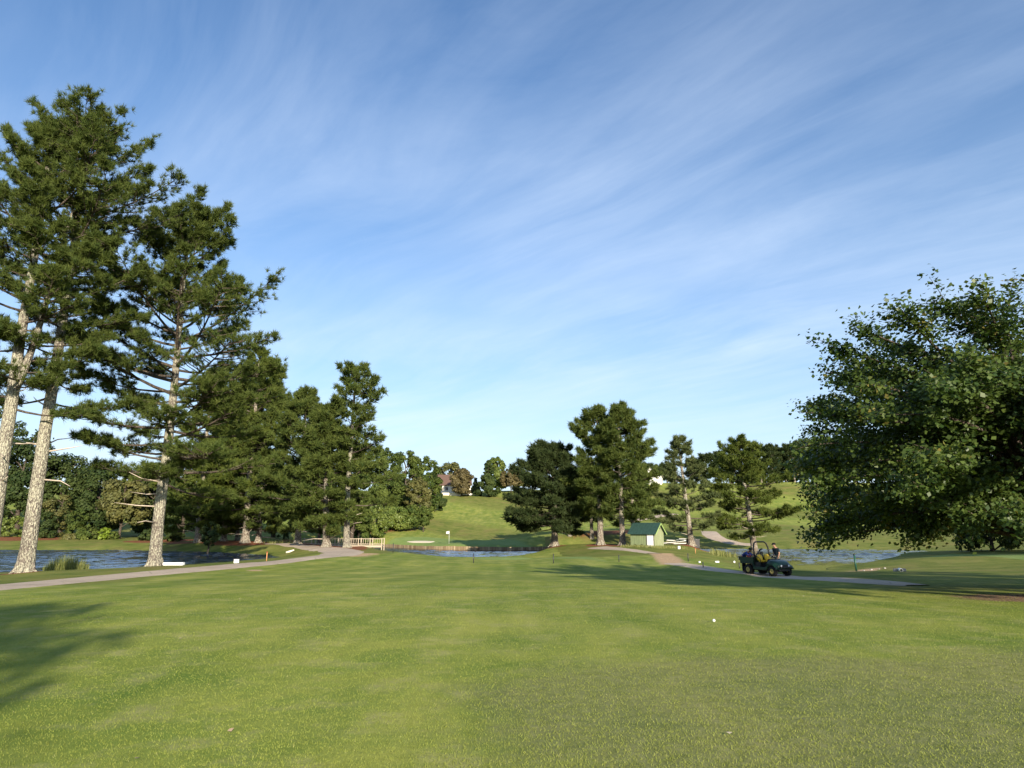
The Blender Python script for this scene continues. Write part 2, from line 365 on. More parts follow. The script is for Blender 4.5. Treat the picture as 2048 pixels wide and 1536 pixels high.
def poly_sd(x, y, P):
    """signed distance, negative inside"""
    d = np.full(x.shape, 1e9); ins = np.zeros(x.shape, bool)
    for a, b in zip(P, np.roll(P, -1, 0)):
        e = b - a; L2 = (e * e).sum() + 1e-9
        t = np.clip(((x - a[0]) * e[0] + (y - a[1]) * e[1]) / L2, 0, 1)
        d = np.minimum(d, (x - a[0] - t * e[0]) ** 2 + (y - a[1] - t * e[1]) ** 2)
        c = (a[1] > y) != (b[1] > y)
        ins ^= c & (x < (b[0] - a[0]) * (y - a[1]) / (b[1] - a[1] + 1e-12) + a[0])
    return np.where(ins, -1, 1) * np.sqrt(d)
def gz(x, y):
    x = np.atleast_1d(np.asarray(x, float)); y = np.atleast_1d(np.asarray(y, float))
    z = base_z(x, y)
    for w, P in POLY.values():
        near = (x > P[:, 0].min() - 12) & (x < P[:, 0].max() + 12) & (y > P[:, 1].min() - 12) & (y < P[:, 1].max() + 12)
        if not near.any(): continue
        s = np.full(x.shape, 99.0); s[near] = poly_sd(x[near], y[near], P)
        bank = w + .03 + .045 * np.clip(s, 0, 4)
        z = np.where((s >= 0) & (s < 10), np.maximum(z, np.where(s < 10, bank - .0 * s, z)), z)
        f = np.clip(s / 3.0, 0, 1)                       # meet the water gently
        z = np.where((s >= 0) & (s < 3), bank * (1 - f) + np.maximum(z, bank) * f, z)
        z = np.where(s < 0, w - .06 - .35 * np.minimum(-s, 2.0), z)
    return z
def gz1(x, y): return float(gz(x, y)[0])
_DS = np.exp(np.linspace(math.log(3.0), math.log(330), 2600))
def hit(px, py):
    """where a sight line meets the ground"""
    p = at(px, py, _DS); below = p[:, 2] < gz(p[:, 0], p[:, 1])
    i = int(np.argmax(below)) if below.any() else len(_DS) - 1
    return np.array([p[i, 0], p[i, 1]])
def G(px, D):
    """ground point below a picture column at distance D"""
    x = at(px, 1085, D)[0]; return np.array([x, D, gz1(x, D)])

def soft(px_pts, x, y, soft_w):
    P = np.array([hit(*p) for p in px_pts]); m = np.zeros(x.shape)
    near = (x > P[:, 0].min() - 3 * soft_w) & (x < P[:, 0].max() + 3 * soft_w) & (y > P[:, 1].min() - 3 * soft_w) & (y < P[:, 1].max() + 3 * soft_w)
    s = poly_sd(x[near], y[near], P); m[near] = np.clip(.5 - s / (2 * soft_w), 0, 1); return m
def disc(cx, cy, rx, ry, x, y, sw=.35):
    q = np.sqrt(((x - cx) / rx) ** 2 + ((y - cy) / ry) ** 2); return np.clip(.5 + (1 - q) / (2 * sw), 0, 1)

def build_ground():
    a = np.r_[np.arange(-46, 46.01, .17), np.arange(49, 313.9, 4.0)]
    az = np.radians(a); nr = 860
    r = np.r_[.01, 1.2 * (850 / 1.2) ** (np.linspace(0, 1, nr - 1))]
    X = np.sin(az)[:, None] * r[None]; Y = np.cos(az)[:, None] * r[None]
    Z = gz(X.ravel(), Y.ravel()).reshape(X.shape)
    rng = np.random.default_rng(3)
    na = len(a); V = np.stack([X, Y, Z], -1).reshape(-1, 3)
    i = np.arange(na)[:, None]; j = np.arange(nr - 1)[None]; i2 = (i + 1) % na
    Fq = np.stack([i * nr + j, i * nr + j + 1, i2 * nr + j + 1, i2 * nr + j], -1).reshape(-1, 4)
    x, y = V[:, 0], V[:, 1]
    rough = np.clip((np.abs(x + .02 * y) - 9 - .10 * y) / 6, 0, 1) * np.clip((y - 6) / 14, 0, 1)
    rough = np.where(y < 25, np.maximum(0, np.clip((-x - 14) / 5, 0, 1)), rough)
    rough = np.maximum(rough, np.clip((y - 62) / 6, 0, 1) * (y < 130) * (np.abs(x + 3) > 9))
    rough = np.where(y > 155, .15 + .6 * np.sin(x * .045 + y * .05) ** 2, rough)
    bank = soft([(0, 1152), (0, 1172), (200, 1150), (420, 1134), (560, 1121), (640, 1107), (640, 1099), (560, 1090), (400, 1091), (150, 1097), (150, 1143)], x, y, 1.5)
    rough = np.maximum(rough, bank)
    rough = np.maximum(rough, soft([(1260, 1096), (1345, 1116), (1400, 1128), (1490, 1138), (1500, 1128), (1420, 1103), (1300, 1096)], x, y, 1.5) * .45)
    rough = np.maximum(rough, soft([(1700, 1140), (1850, 1170), (2200, 1185), (2200, 1120), (1960, 1128), (1850, 1130), (1720, 1130)], x, y, 2) * .8)
    green = soft([(770, 1093), (860, 1096), (980, 1097), (1060, 1095), (1040, 1081), (900, 1078), (780, 1082)], x, y, 3)
    green = np.maximum(green, soft([(960, 1119), (1100, 1117), (1215, 1124), (1180, 1113), (1040, 1113.5), (940, 1116)], x, y, 2) * .9)
    green = np.maximum(green, soft([(1830, 1116), (2200, 1128), (2200, 1112), (1900, 1108)], x, y, 2))
    straw = soft([(330, 1088), (420, 1090), (520, 1090), (610, 1090.5), (690, 1099), (730, 1101), (735, 1096), (690, 1092.5), (610, 1085), (500, 1083), (340, 1084)], x, y, .9)
    straw = np.maximum(straw, soft([(120, 1080), (20, 1082), (-60, 1082), (-60, 1074), (120, 1074)], x, y, 2))
    straw = np.maximum(straw, soft([(690, 1074), (760, 1070), (830, 1063), (860, 1056), (800, 1056), (700, 1064)], x, y, 4) * .8)
    straw = np.maximum(straw, soft([(1115, 1076), (1180, 1078), (1260, 1070), (1300, 1062), (1240, 1060), (1160, 1068)], x, y, 3) * .8)
    for px, D, rr in ((57, 36, .95), (315, 42, 1.0), (1200, 95, 2.0), (1245, 92, 2.0), (1383, 103, 2.6), (1109, 100, 2.0), (-22, 35, .8), (300, 110, 3.5), (340, 112, 4)):
        q = G(px, D); straw = np.maximum(straw, disc(q[0], q[1] - .3, rr, rr * 1.15, x, y))
    dirt = soft([(690, 1110), (710, 1106.5), (760, 1107), (745, 1112), (700, 1114)], x, y, 1.2) * .9
    dirt = np.maximum(dirt, soft([(1300, 1106), (1345, 1107), (1358, 1116), (1368, 1124), (1362, 1129), (1322, 1129), (1310, 1118)], x, y, 1.0))
    dirt = np.maximum(dirt, soft([(490, 1140), (525, 1139), (530, 1142), (495, 1143)], x, y, .5) * .8)
    dirt = np.maximum(dirt, soft([(1690, 1143), (1720, 1139), (1760, 1135), (1762, 1138), (1720, 1143)], x, y, .8) * .9)
    dry = disc(3.2, 6.6, 3.6, 2.6, x, y, .5)
    dry = np.maximum(dry, disc(7.5, 8.0, 3.5, 2.0, x, y, .6) * .8)
    litter = disc(17.0, 19.5, 4.6, 2.6, x, y, .4)
    one = np.ones(len(x))
    mask = np.stack([rough, green, straw, one], -1); maskb = np.stack([dirt, dry, litter, one], -1)
    o = np_mesh("ground", V, Fq, M['ground'], attrs={'mask': ('FLOAT_COLOR', mask), 'mask_b': ('FLOAT_COLOR', maskb)}, smooth=True)
    tag(o, kind='structure')
    return o
ground = build_ground()

# ------------------------------------------------------------------ water
def pond(key, name, mat, grow, calm=None, steep=1.0):
    """water surface with real wind ripples: a fine grid kept inside the shore line"""
    w, P = POLY[key]; P = P.copy()
    lo, hi = P.min(0) - 1, P.max(0) + 1
    lo[0] = max(lo[0], -75.0)
    xs = np.arange(lo[0], hi[0], .30); ys = np.arange(lo[1], hi[1], .13)
    X, Y = np.meshgrid(xs, ys); ins = poly_sd(X.ravel(), Y.ravel(), P).reshape(X.shape) < grow
    rng = np.random.default_rng(9); Z = np.zeros_like(X)
    for k in range(26):
        lam = rng.uniform(.55, 1.9); an = math.pi / 2 + rng.normal(0, .5); kv = 2 * math.pi / lam
        Z += .0125 * lam * math.sqrt(2 / 26) * 2.2 * np.sin(kv * (X * math.cos(an) + Y * math.sin(an)) + rng.uniform(0, 6.28))
    gust = .75 + .35 * np.sin(X * .11 + 1.3 * np.sin(Y * .23)) * np.sin(Y * .31 + .7)
    amp = gust * steep
    if calm: amp = gust * steep * np.clip((Y + 3 * np.sin(X * .12) - calm[0]) / (calm[1] - calm[0]), .03, 1)
    V = np.stack([X, Y, w + Z * amp], -1).reshape(-1, 3); nx = len(xs)
    q = ins[:-1, :-1] & ins[1:, :-1] & ins[:-1, 1:] & ins[1:, 1:]
    a, b = np.nonzero(q); i0 = a * nx + b
    Fq = np.stack([i0, i0 + 1, i0 + nx + 1, i0 + nx], -1)
    used = np.unique(Fq); rm = np.full(len(V), -1); rm[used] = np.arange(len(used))
    o = np_mesh(name, V[used], rm[Fq], mat, smooth=True); tag(o, kind='structure'); return o
pond('left', 'water', M['water'], .5); pond('middle', 'water', M['water_pale'], .15, None, 1.0); pond('right', 'water', M['water_murky'], .5, (66, 76), 1.05)

# ------------------------------------------------------------------ cart paths, draped over the ground
def path_strip(name, pix, width, mat, lift=.035, wn=.12, seed=1, world=False):
    rng = np.random.default_rng(seed)
    P = np.array([p if world else hit(*p) for p in pix]); wd = np.array(width if hasattr(width, '__len__') else [width] * len(P), float)
    # smooth resample (Catmull-Rom)
    pts, ws = [], []
    for i in range(len(P) - 1):
        p0, p1, p2, p3 = P[max(i - 1, 0)], P[i], P[i + 1], P[min(i + 2, len(P) - 1)]
        n = max(2, int(np.linalg.norm(p2 - p1) / .45))
        for t in np.arange(n) / n:
            pts.append(.5 * ((2 * p1) + (p2 - p0) * t + (2 * p0 - 5 * p1 + 4 * p2 - p3) * t * t + (3 * p1 - p0 - 3 * p2 + p3) * t ** 3)); ws.append(wd[i] * (1 - t) + wd[i + 1] * t)
    pts = np.array(pts + [P[-1]]); ws = np.array(ws + [wd[-1]])
    T = np.gradient(pts, axis=0); T /= np.linalg.norm(T, axis=1)[:, None] + 1e-9; Nn = np.c_[-T[:, 1], T[:, 0]]
    def wob():
        k = rng.normal(0, 1, len(pts)); k = np.convolve(k, np.ones(5) / 5, 'same'); return k * wn
    m = 7; rows = []
    ea, eb = wob(), wob()
    for j in range(m):
        f = j / (m - 1) * 2 - 1
        off = f * ws / 2 + (ea if f < 0 else eb) * abs(f)
        q = pts + Nn * off[:, None]; z = gz(q[:, 0], q[:, 1]) + lift - (.05 if abs(f) == 1 else 0)
        rows.append(np.c_[q, z])
    V = np.stack(rows, 1).reshape(-1, 3); i = np.arange(len(pts) - 1)[:, None]; j = np.arange(m - 1)[None]
    Fq = np.stack([i * m + j, i * m + j + 1, (i + 1) * m + j + 1, (i + 1) * m + j], -1).reshape(-1, 4)
    o = np_mesh(name, V, Fq, mat, smooth=True); tag(o, kind='structure'); return o
path_strip("cart_path", [(-500, 1222), (-250, 1198), (0, 1174.5), (200, 1156.5), (400, 1138.5), (500, 1129), (580, 1121), (640, 1113.5), (685, 1106), (680, 1101.5), (640, 1096.5), (610, 1092.5), (585, 1090), (540, 1087.5)],
           [3.0, 3.0, 2.9, 2.9, 2.8, 2.8, 2.8, 3.2, 4.2, 4.2, 3.4, 2.8, 2.5, 2.2], M['path'], seed=2)
path_strip("cart_path", [(1195, 1094.5), (1235, 1098), (1275, 1102), (1310, 1107.5)], [3.2, 2.6, 2.4, 2.2], M['path'], seed=3, wn=.2)
path_strip("cart_path", [(1352, 1127), (1375, 1130.5), (1410, 1136), (1470, 1144.5), (1540, 1151.5), (1620, 1156), (1700, 1160.5), (1770, 1166), (1835, 1171.5)],
           [2.2, 2.2, 2.1, 2.4, 2.8, 3.2, 3.0, 2.4, 1.3], M['path'], seed=6)
path_strip("cart_path", [(1418, 1063), (1422, 1069), (1432, 1076), (1450, 1082), (1475, 1087.5), (1510, 1090)], [3, 3.4, 3.4, 3.2, 3, 2.8], M['path'], seed=4, lift=.06)
path_strip("cart_path", [(1270, 1041), (1305, 1035), (1330, 1030), (1350, 1028)], 3.0, M['path'], seed=5, lift=.06)

# ------------------------------------------------------------------ trees
def unit(v): return v / (np.linalg.norm(v, axis=-1, keepdims=True) + 1e-9)
def needles(P, A, k, L, w, rng, tint, spread=.85):
    """k thin triangles bristling round each shoot P with axis A"""
    n = len(P)
    d = unit(np.repeat(A, k, 0) + rng.normal(0, spread, (n * k, 3)))
    b = np.repeat(P, k, 0) + rng.normal(0, L * .10, (n * k, 3))
    s = unit(np.cross(d, rng.normal(0, 1, (n * k, 3)))) * (w / 2)
    ln = L * rng.uniform(.6, 1.1, (n * k, 1))
    V = np.stack([b - s, b + s, b + d * ln + s * .25], 1).reshape(-1, 3)
    t = np.clip(np.repeat(tint, k) + rng.normal(0, .12, n * k), 0, 1)
    return V, np.arange(n * k * 3).reshape(-1, 3), np.repeat(t, 3)
def leaves(P, N, size, rng, tint, asp=.75):
    """one folded diamond leaf at each P with normal about N"""
    n = len(P); nn = unit(N)
    a = unit(np.cross(nn, rng.normal(0, 1, (n, 3)))); b = np.cross(nn, a)
    sz = (size * rng.uniform(.6, 1.25, n))[:, None]
    V = np.stack([P - a * sz * .5, P + b * sz * asp * .5 - nn * sz * .12, P + a * sz * .55, P - b * sz * asp * .5 - nn * sz * .12], 1).reshape(-1, 3)
    return V, np.arange(n * 4).reshape(-1, 4), np.repeat(tint, 4)
def trunk_pts(H, lean, rng, n=14, wob=.012):
    t = np.linspace(0, 1, n); w = np.cumsum(rng.normal(0, wob * H / n ** .5, (n, 2)), 0); w -= w[0]
    w -= np.outer(t, w[-1]) * .8
    return np.c_[w[:, 0] * .5 + lean[0] * t, w[:, 1] * .5 + lean[1] * t, t * H]

def pine(label, pos, H, r0, cb, Rm, prof, seed, nl=56, twig=10, tuft=4, nk=14, L=.32, nw=.028, mat='pine', bark='bark_mid', group=None,
         bias=(0, 0), lean=(0, 0), droop=.0, dead=0, texp=.92, lvar=.50, dens=1.0, name="pine_tree", sink=.15, el=(-4, 50), fork=None):
    """loblolly-like pine: tapered trunk with limbs, crown of needle shoots on side twigs. cb crown base (fraction), prof [(t, radius fraction)] up the crown"""
    rng = np.random.default_rng(seed); rnd = random.Random(seed)
    root = empty(name, (pos[0], pos[1], pos[2] - sink)); tag(root, label, 'tree', group)
    tp = trunk_pts(H, lean, rng)
    def tr(h): return np.array([np.interp(h, tp[:, 2], tp[:, 0]), np.interp(h, tp[:, 2], tp[:, 1]), h])
    def rad(h):
        f = h / H; return r0 * (1 - .80 * f ** 1.15) * (1 + .45 * math.exp(-h / (r0 * 1.6))) * (1 if f < .97 else .6)
    tb = MB()
    hs = np.r_[0, r0 * .5, r0 * 1.2, r0 * 2.2, np.linspace(r0 * 4, H * .99, 16)]
    tb.tube([tr(h) for h in hs], [rad(h) for h in hs], 16 if H * r0 > 6 else 10)
    tz = [p[0] for p in prof]; rz = [p[1] for p in prof]
    P, A, roots = [], [], []
    if r0 * H > 6:
        for k in range(6):
            az = k * 1.05 + rnd.uniform(-.3, .3); ca, sa = math.cos(az), math.sin(az); l_ = r0 * rnd.uniform(1.6, 2.2)
            roots.append([(ca * r0 * .75, sa * r0 * .75, r0 * 1.6 + sink), (ca * r0 * 1.2, sa * r0 * 1.2, r0 * .45 + sink), (ca * l_, sa * l_, sink * .4)])
    forks = [(tr, rad, H, nl)]
    if fork:
        fh, fdx, fdy, fH, fr = fork
        base = tr(fh)
        def tr2(h):
            q = (h - fh) / (fH - fh); return base + np.array([fdx * (q ** .7), fdy * (q ** .7), h - fh])
        def rad2(h): return fr * (1 - .8 * (h - fh) / (fH - fh))
        h2 = np.linspace(fh, fH * .99, 9); tb.tube([tr2(h) for h in h2], [rad2(h) for h in h2], 10)
        forks.append((tr2, rad2, fH, nl // 2))
    for rt in roots: tb.tube(rt, [r0 * .42, r0 * .30, r0 * .10], 7, cap=False)
    tb.m2 = len(tb.f); tb.mat2 = M['limb']
    for (trf, radf, HH, nlx) in forks:
        ph0 = rnd.random() * 6
        for i in range(nlx):
            t = min(.985, ((i + rng.uniform(0, 1)) / nlx) ** texp)
            h = HH * (cb + (1 - cb) * t) if trf is tr else max(fork[0] + .8, HH * (cb + (1 - cb) * t))
            az = ph0 + i * 2.399 + rng.normal(0, .3)
            ca, sa = math.cos(az), math.sin(az)
            Ll = Rm * np.interp(t, tz, rz) * rng.uniform(lvar, 1.14) * (1 + bias[0] * ca + bias[1] * sa)
            if Ll < .25: Ll = .25
            e = R(el[0] + (el[1] - el[0]) * t + rng.normal(0, 7))
            s = np.linspace(0, 1, 6)
            side = rng.normal(0, .07) * Ll
            hor = Ll * s * math.cos(e); zz = Ll * s * math.sin(e) + Ll * (-.20 * s + .26 * s ** 2) - droop * Ll * s ** 1.5
            o = trf(h)
            pts = np.c_[o[0] + hor * ca - side * s ** 2 * sa, o[1] + hor * sa + side * s ** 2 * ca, o[2] + zz]
            rb = min(radf(h) * .55, .018 * Ll + .012)
            tb.tube(pts, list(rb * (1 - .85 * s)), 5, cap=False)
            nt = max(2, int(twig * dens * (.35 + Ll / Rm)))
            for k in range(nt):
                u = rng.uniform(.22, 1.0) ** .75
                q = np.array([np.interp(u, s, pts[:, j]) for j in range(3)])
                sg = 1 if k % 2 else -1; da = az + sg * rng.uniform(.35, 1.25)
                tl = max(.35, Ll * (.16 + .30 * (1.05 - u)) * rng.uniform(.6, 1.2)); 
                up = rng.uniform(-.05, .45) + .3 * t
                d = unit(np.array([math.cos(da), math.sin(da), up]))
                if k < 2: q, d, tl = pts[-1], unit(np.array([ca, sa, .35 + rng.normal(0, .2)])), .3
                e2 = q + d * tl
                if tl > .5 and H > 20: tb.tube([q, (q + e2) / 2 + [0, 0, -.04 * tl], e2], [rb * .35, rb * .25, .006], 3, cap=False)
                for m_ in range(tuft):
                    f = 1 - m_ / tuft * .75
                    P.append(q + d * tl * f + rng.normal(0, .07 + L * .12, 3) + [0, 0, L * .15]); A.append(unit(d + np.array([0, 0, .75])))
        for m_ in range(8):
            P.append(trf(HH * .985) + rng.normal(0, .25, 3)); A.append(np.array([0, 0, 1.0]))
    P = np.array(P); A = np.array(A)
    kz = H / np.percentile(P[:, 2] + L * .45, 99.985)              # the highest shoots end at the tree's height
    P[:, 2] *= kz; tb.v = [(a_, b_, c_ * kz) for a_, b_, c_ in tb.v]
    tint = np.clip(.5 + rng.normal(0, .16, len(P)), 0, 1)
    tb.build("trunk", M[bark], root)
    V, Fc, T = needles(P, A, nk, L, nw, rng, tint)
    np_mesh("crown", V, Fc, M[mat], root, {'tint': ('FLOAT', T)})
    for k in range(dead):
        h = H * cb * rnd.uniform(.45, 1.12); az = rnd.uniform(0, 6.28); q = tr(h); l = rnd.uniform(.7, 2.4)
        d = np.array([math.cos(az), math.sin(az), rnd.uniform(-.1, .35)])
        e1 = q + d * (rad(h) + l * .5); e2 = e1 + (d + np.array([rnd.uniform(-.4, .4), rnd.uniform(-.4, .4), rnd.uniform(-.3, .3)])) * l * .5
        MB().tube([q + d * rad(h) * .6, e1, e2], [.05, .032, .010], 5).build("dead_branch", M['bare'], root)
    return root

def broad(label, pos, H, Rx, base, seed, n=7000, size=.4, mat='leaf_mid', bark='bark_dark', group=None, r0=None, name="broadleaf_tree", clumps=34,
          shape='round', cat='tree', sink=.1, bias=(0, 0), Ry=None, trunk=True, asp=.8, flat=.7):
    """broadleaf tree: trunk, limbs to clump centres, leaves scattered in and round the clumps"""
    rng = np.random.default_rng(seed)
    root = empty(name, (pos[0], pos[1], pos[2] - sink)); tag(root, label, cat, group)
    r0 = r0 or max(.06, H * .022); Ry = Ry or Rx
    cz0 = H * base
    C, CR = [], []
    for i in range(clumps):
        t = (i + rng.uniform()) / clumps
        if shape == 'cone': rr = (1 - t) ** .85 * (.35 + .65 * min(1, t * 6 + .4)); zz = cz0 + (H - cz0) * t * .97
        else:
            zz = cz0 + (H - cz0) * (.06 + .88 * t); rr = math.sqrt(max(0.02, 1 - (2 * (.12 + .86 * t) - 1) ** 2)) * (1.0 if t > .3 else .92)
        a = i * 2.4 + rng.uniform(-.5, .5); q = rr * rng.uniform(.35, 1.08) ** .6
        C.append((q * Rx * math.cos(a) * .86 + bias[0] * Rx * (1 - t), q * Ry * math.sin(a) * .86 + bias[1] * Ry * (1 - t), zz)); CR.append(rng.uniform(.13, .36) * (Rx + Ry) / 2 * (.55 + .45 * rr))
    C = np.array(C); CR = np.array(CR)
    C[:, 2] = np.minimum(C[:, 2], H - CR * .6)
    C[:, 2] = np.maximum(C[:, 2], cz0 + CR * .45)
    w = CR ** 2.2; idx = rng.choice(len(C), n, p=w / w.sum())
    d = unit(rng.normal(0, 1, (n, 3))); rad = rng.uniform(.25, 1.0, n) ** .45
    fray = 1 + .42 * rng.random(n) ** 3
    P = C[idx] + d * (CR[idx] * rad * fray)[:, None] * np.array([1, 1, flat])
    cen = np.array([C[:, 0].mean(), C[:, 1].mean(), cz0 + (H - cz0) * .4])
    Nn = unit(d * .9 + unit(P - cen) * .5 + np.array([0, 0, .35]) + rng.normal(0, .55, (n, 3)))
    tc = rng.normal(.5, .16, len(C)); tint = np.clip(tc[idx] + rng.normal(0, .17, n), 0, 1)
    V, Fc, T = leaves(P, Nn, size, rng, tint, asp)
    if trunk:
        tb = MB(); top = np.array([0, 0, cz0 + (H - cz0) * .75])
        hs = np.linspace(0, 1, 8); tb.tube([top * h + np.array([math.sin(h * 5 + seed) * r0 * .6, math.cos(h * 4 + seed) * r0 * .6, 0]) for h in hs], [r0 * (1.35 - .35 * min(1, h * 9)) * (1 - .8 * h) for h in hs], 9)
        for c, cr in zip(C[::2], CR[::2]):
            z0 = max(cz0 * .8, c[2] - .5 * math.hypot(c[0], c[1]) - .3); z0 = min(z0, top[2] * .95); q = np.array([0, 0, z0]); mid = (q + c) / 2 + [0, 0, .08 * H * .3]
            tb.tube([q, mid, c], [r0 * .35, r0 * .22, r0 * .06], 5, cap=False)
        tb.build("trunk", M[bark], root)
    np_mesh("crown" if cat == 'tree' else "foliage", V, Fc, M[mat], root, {'tint': ('FLOAT', T)})
    return root

def Hpx(px, py, D, pos): return float(at(px, py, D)[2] - pos[2])
CONE = [(0, .80), (.12, 1.0), (.3, .92), (.55, .68), (.8, .40), (1, .10)]
OVAL = [(0, .55), (.2, .95), (.45, 1.0), (.7, .80), (.9, .45), (1, .15)]
TOPPY = [(0, .50), (.25, .72), (.5, .95), (.72, 1.0), (.9, .62), (1, .2)]

# three big pines beside the left pond
gp = 'tall pines beside the left pond'
q = G(57, 36); H = Hpx(122, 214, 36, q)
pine("tallest pine, dark lichen trunk beside the tuft of pond grass", q, H, .37, .33, 5.4, [(0, .70), (.2, .66), (.4, .80), (.62, 1.0), (.8, .90), (.93, .60), (1, .25)], 11, texp=.72, nl=68, twig=18, tuft=6, nk=24, L=.34, nw=.032,
     mat='pine', bark='bark', group=gp, dead=7, dens=.92)
q = G(-22, 34.5); H = Hpx(40, 222, 34.5, q)
pine("forked pine with pale lichen trunk at the photo's left edge", q, H, .38, .33, 4.6, [(0, .7), (.25, .75), (.55, 1.0), (.8, .85), (1, .2)], 12, texp=.72, nl=54, twig=17, tuft=6, nk=24, L=.34, nw=.032,
     mat='pine', bark='bark', group=gp, dead=9, bias=(.0, .1), dens=.8, fork=(9.6, 1.5, .4, 21.0, .20))
q = G(314, 42); H = Hpx(375, 396, 42, q)
pine("tall layered pine with pale trunk standing by the white plank", q, H, .345, .22, 6.7, [(0, .85), (.1, 1.0), (.3, .92), (.48, .95), (.58, .82), (.68, .52), (.8, .52), (.92, .42), (1, .15)], 23, nl=98, twig=23, tuft=6, nk=24, L=.36, nw=.036,
     mat='pine', bark='bark', group=gp, dead=4, dens=.80, bias=(.02, -.12))
tr_ = None
# one long bare limb low on that pine is built with the tree above as a dead branch; the pines on the straw bed behind
gb = 'pines on the straw bed past the left pond'
bed = [  # px, D, top px, top py, r0, cb, Rm, prof, label, mat
    (395, 98, 420, 735, .42, .06, 6.2, CONE, "pine nearest the layered pine on the straw bed, trunk half in shade", 'pine_warm'),
    (447, 99, 452, 790, .36, .06, 5.2, OVAL, "shorter pine with a blackened trunk foot on the straw bed", 'pine_warm'),
    (490, 97, 508, 690, .48, .08, 6.4, [(0, .8), (.15, 1.0), (.45, .95), (.7, .72), (.9, .42), (1, .12)], "broad pine with the thickest, sunlit buttressed trunk on the straw bed", 'pine_warm'),
    (474, 104, 470, 760, .30, .07, 5.0, OVAL, "slim shaded pine close behind the thick buttressed trunk", 'pine'),
    (516, 98, 545, 715, .36, .07, 5.4, OVAL, "pine with straight dark trunk just right of the thick buttressed one", 'pine'),
    (595, 89, 615, 770, .38, .09, 5.6, OVAL, "pine with shaded trunk at the bend of the bridge path", 'pine'),
    (653, 81, 664, 800, .40, .10, 5.0, OVAL, "leaning pine whose dark trunk covers the middle of the bridge", 'pine'),
    (694, 80, 713, 720, .36, .15, 4.4, [(0, .8), (.2, 1.0), (.4, .92), (.6, .75), (.75, .85), (.9, .6), (1, .2)], "airy pine with white mottled trunk in front of the bridge", 'pine'),
]
for i, (px, D, tx, ty, r0, cb, Rm, pf, lb, mt) in enumerate(bed):
    q = G(px, D); H = Hpx(tx, ty, D, q)
    last = i == 7
    pine(lb, q, H, r0, cb, Rm, pf, 40 + i, nl=56 if last else 84, twig=15, tuft=4, nk=14, L=.62, nw=.095, mat=mt, bark='bark' if last else 'bark_mid', group=gb, dead=3, dens=.75 if last else 1.05,
         droop=.06 if not last else 0, bias=(.12 if last else 0, 0), lean=(-.8, 0) if i == 6 else (0, 0))

# pines across the middle pond
gm = 'pines between the middle pond and the hill'
mid = [
    (1109, 100, 1108, 876, .48, .17, 5.6, [(0, .85), (.2, 1.0), (.5, .95), (.75, .75), (.92, .45), (1, .2)], "low dark bushy pine at the end of the bulkhead", 'pine_dark', 100, 1.25, (-.15, .0)),  # dark needles here: shade from the taller pines put into the colour
    (1201, 95, 1190, 808, .42, .22, 4.5, [(0, .8), (.2, .85), (.45, .78), (.66, .82), (.84, .45), (1, .12)], "tall pine with thick bare lower trunk left of the shed", 'pine', 56, 1.1, (-.16, 0)),
    (1245, 92, 1252, 801, .38, .22, 4.7, [(0, .8), (.2, 1.0), (.45, .92), (.7, .68), (.88, .45), (1, .2)], "tall pine standing closest to the green shed", 'pine', 58, 1.15, (.16, 0)),
    (1383, 103, 1367, 868, .42, .13, 5.2, [(0, 1.0), (.15, .95), (.35, .85), (.5, .62), (.7, .50), (.86, .34), (1, .06)], "thin-topped pine in front of the black box", 'pine_sparse', 46, .62, (0, 0)),
    (1509, 112, 1493, 867, .52, .20, 7.0, [(0, .95), (.2, 1.0), (.5, .92), (.72, .70), (.9, .45), (1, .2)], "wide layered pine on the far bank behind the utility vehicle", 'pine_warm', 58, 1.15, (.0, 0)),
]
for i, (px, D, tx, ty, r0, cb, Rm, pf, lb, mt, nl, dn, bi) in enumerate(mid):
    q = G(px, D); H = Hpx(tx, ty, D, q)
    pine(lb, q, H, r0, cb, Rm, pf, 70 + i, nl=nl + 10, twig=14, tuft=4, nk=14, L=.66, nw=.10, mat=mt, bark='bark_mid', group=gm, dead=3, dens=dn, lvar=.72 if i == 0 else .5, bias=bi, droop=.10 if i == 0 else .03, lean=(at(tx, 1000, D)[0] - at(px, 1000, D)[0], 0) if i in (3,) else ((-1.6, 0) if i == 4 else (0, 0)))
back = [(1140, 128, 1130, 940, .34, "small pine with pale trunk behind the low dark bushy pine", 4.6, .26), (1184, 126, 1175, 930, .34, "pine half hidden behind the thick bare-trunked pine", 4.6, .25), (1268, 122, 1262, 905, .36, "leaning-trunk pine rising behind the green shed roof", 5.2, .22)]
for i, (px, D, tx, ty, r0, lb, Rm, cb) in enumerate(back):
    q = G(px, D); H = Hpx(tx, ty, D, q)
    pine(lb, q, H, r0, cb, Rm, OVAL, 90 + i, nl=50, twig=12, tuft=3, nk=13, L=.75, nw=.12, mat='pine', group=gm, dens=1.0, droop=.05)

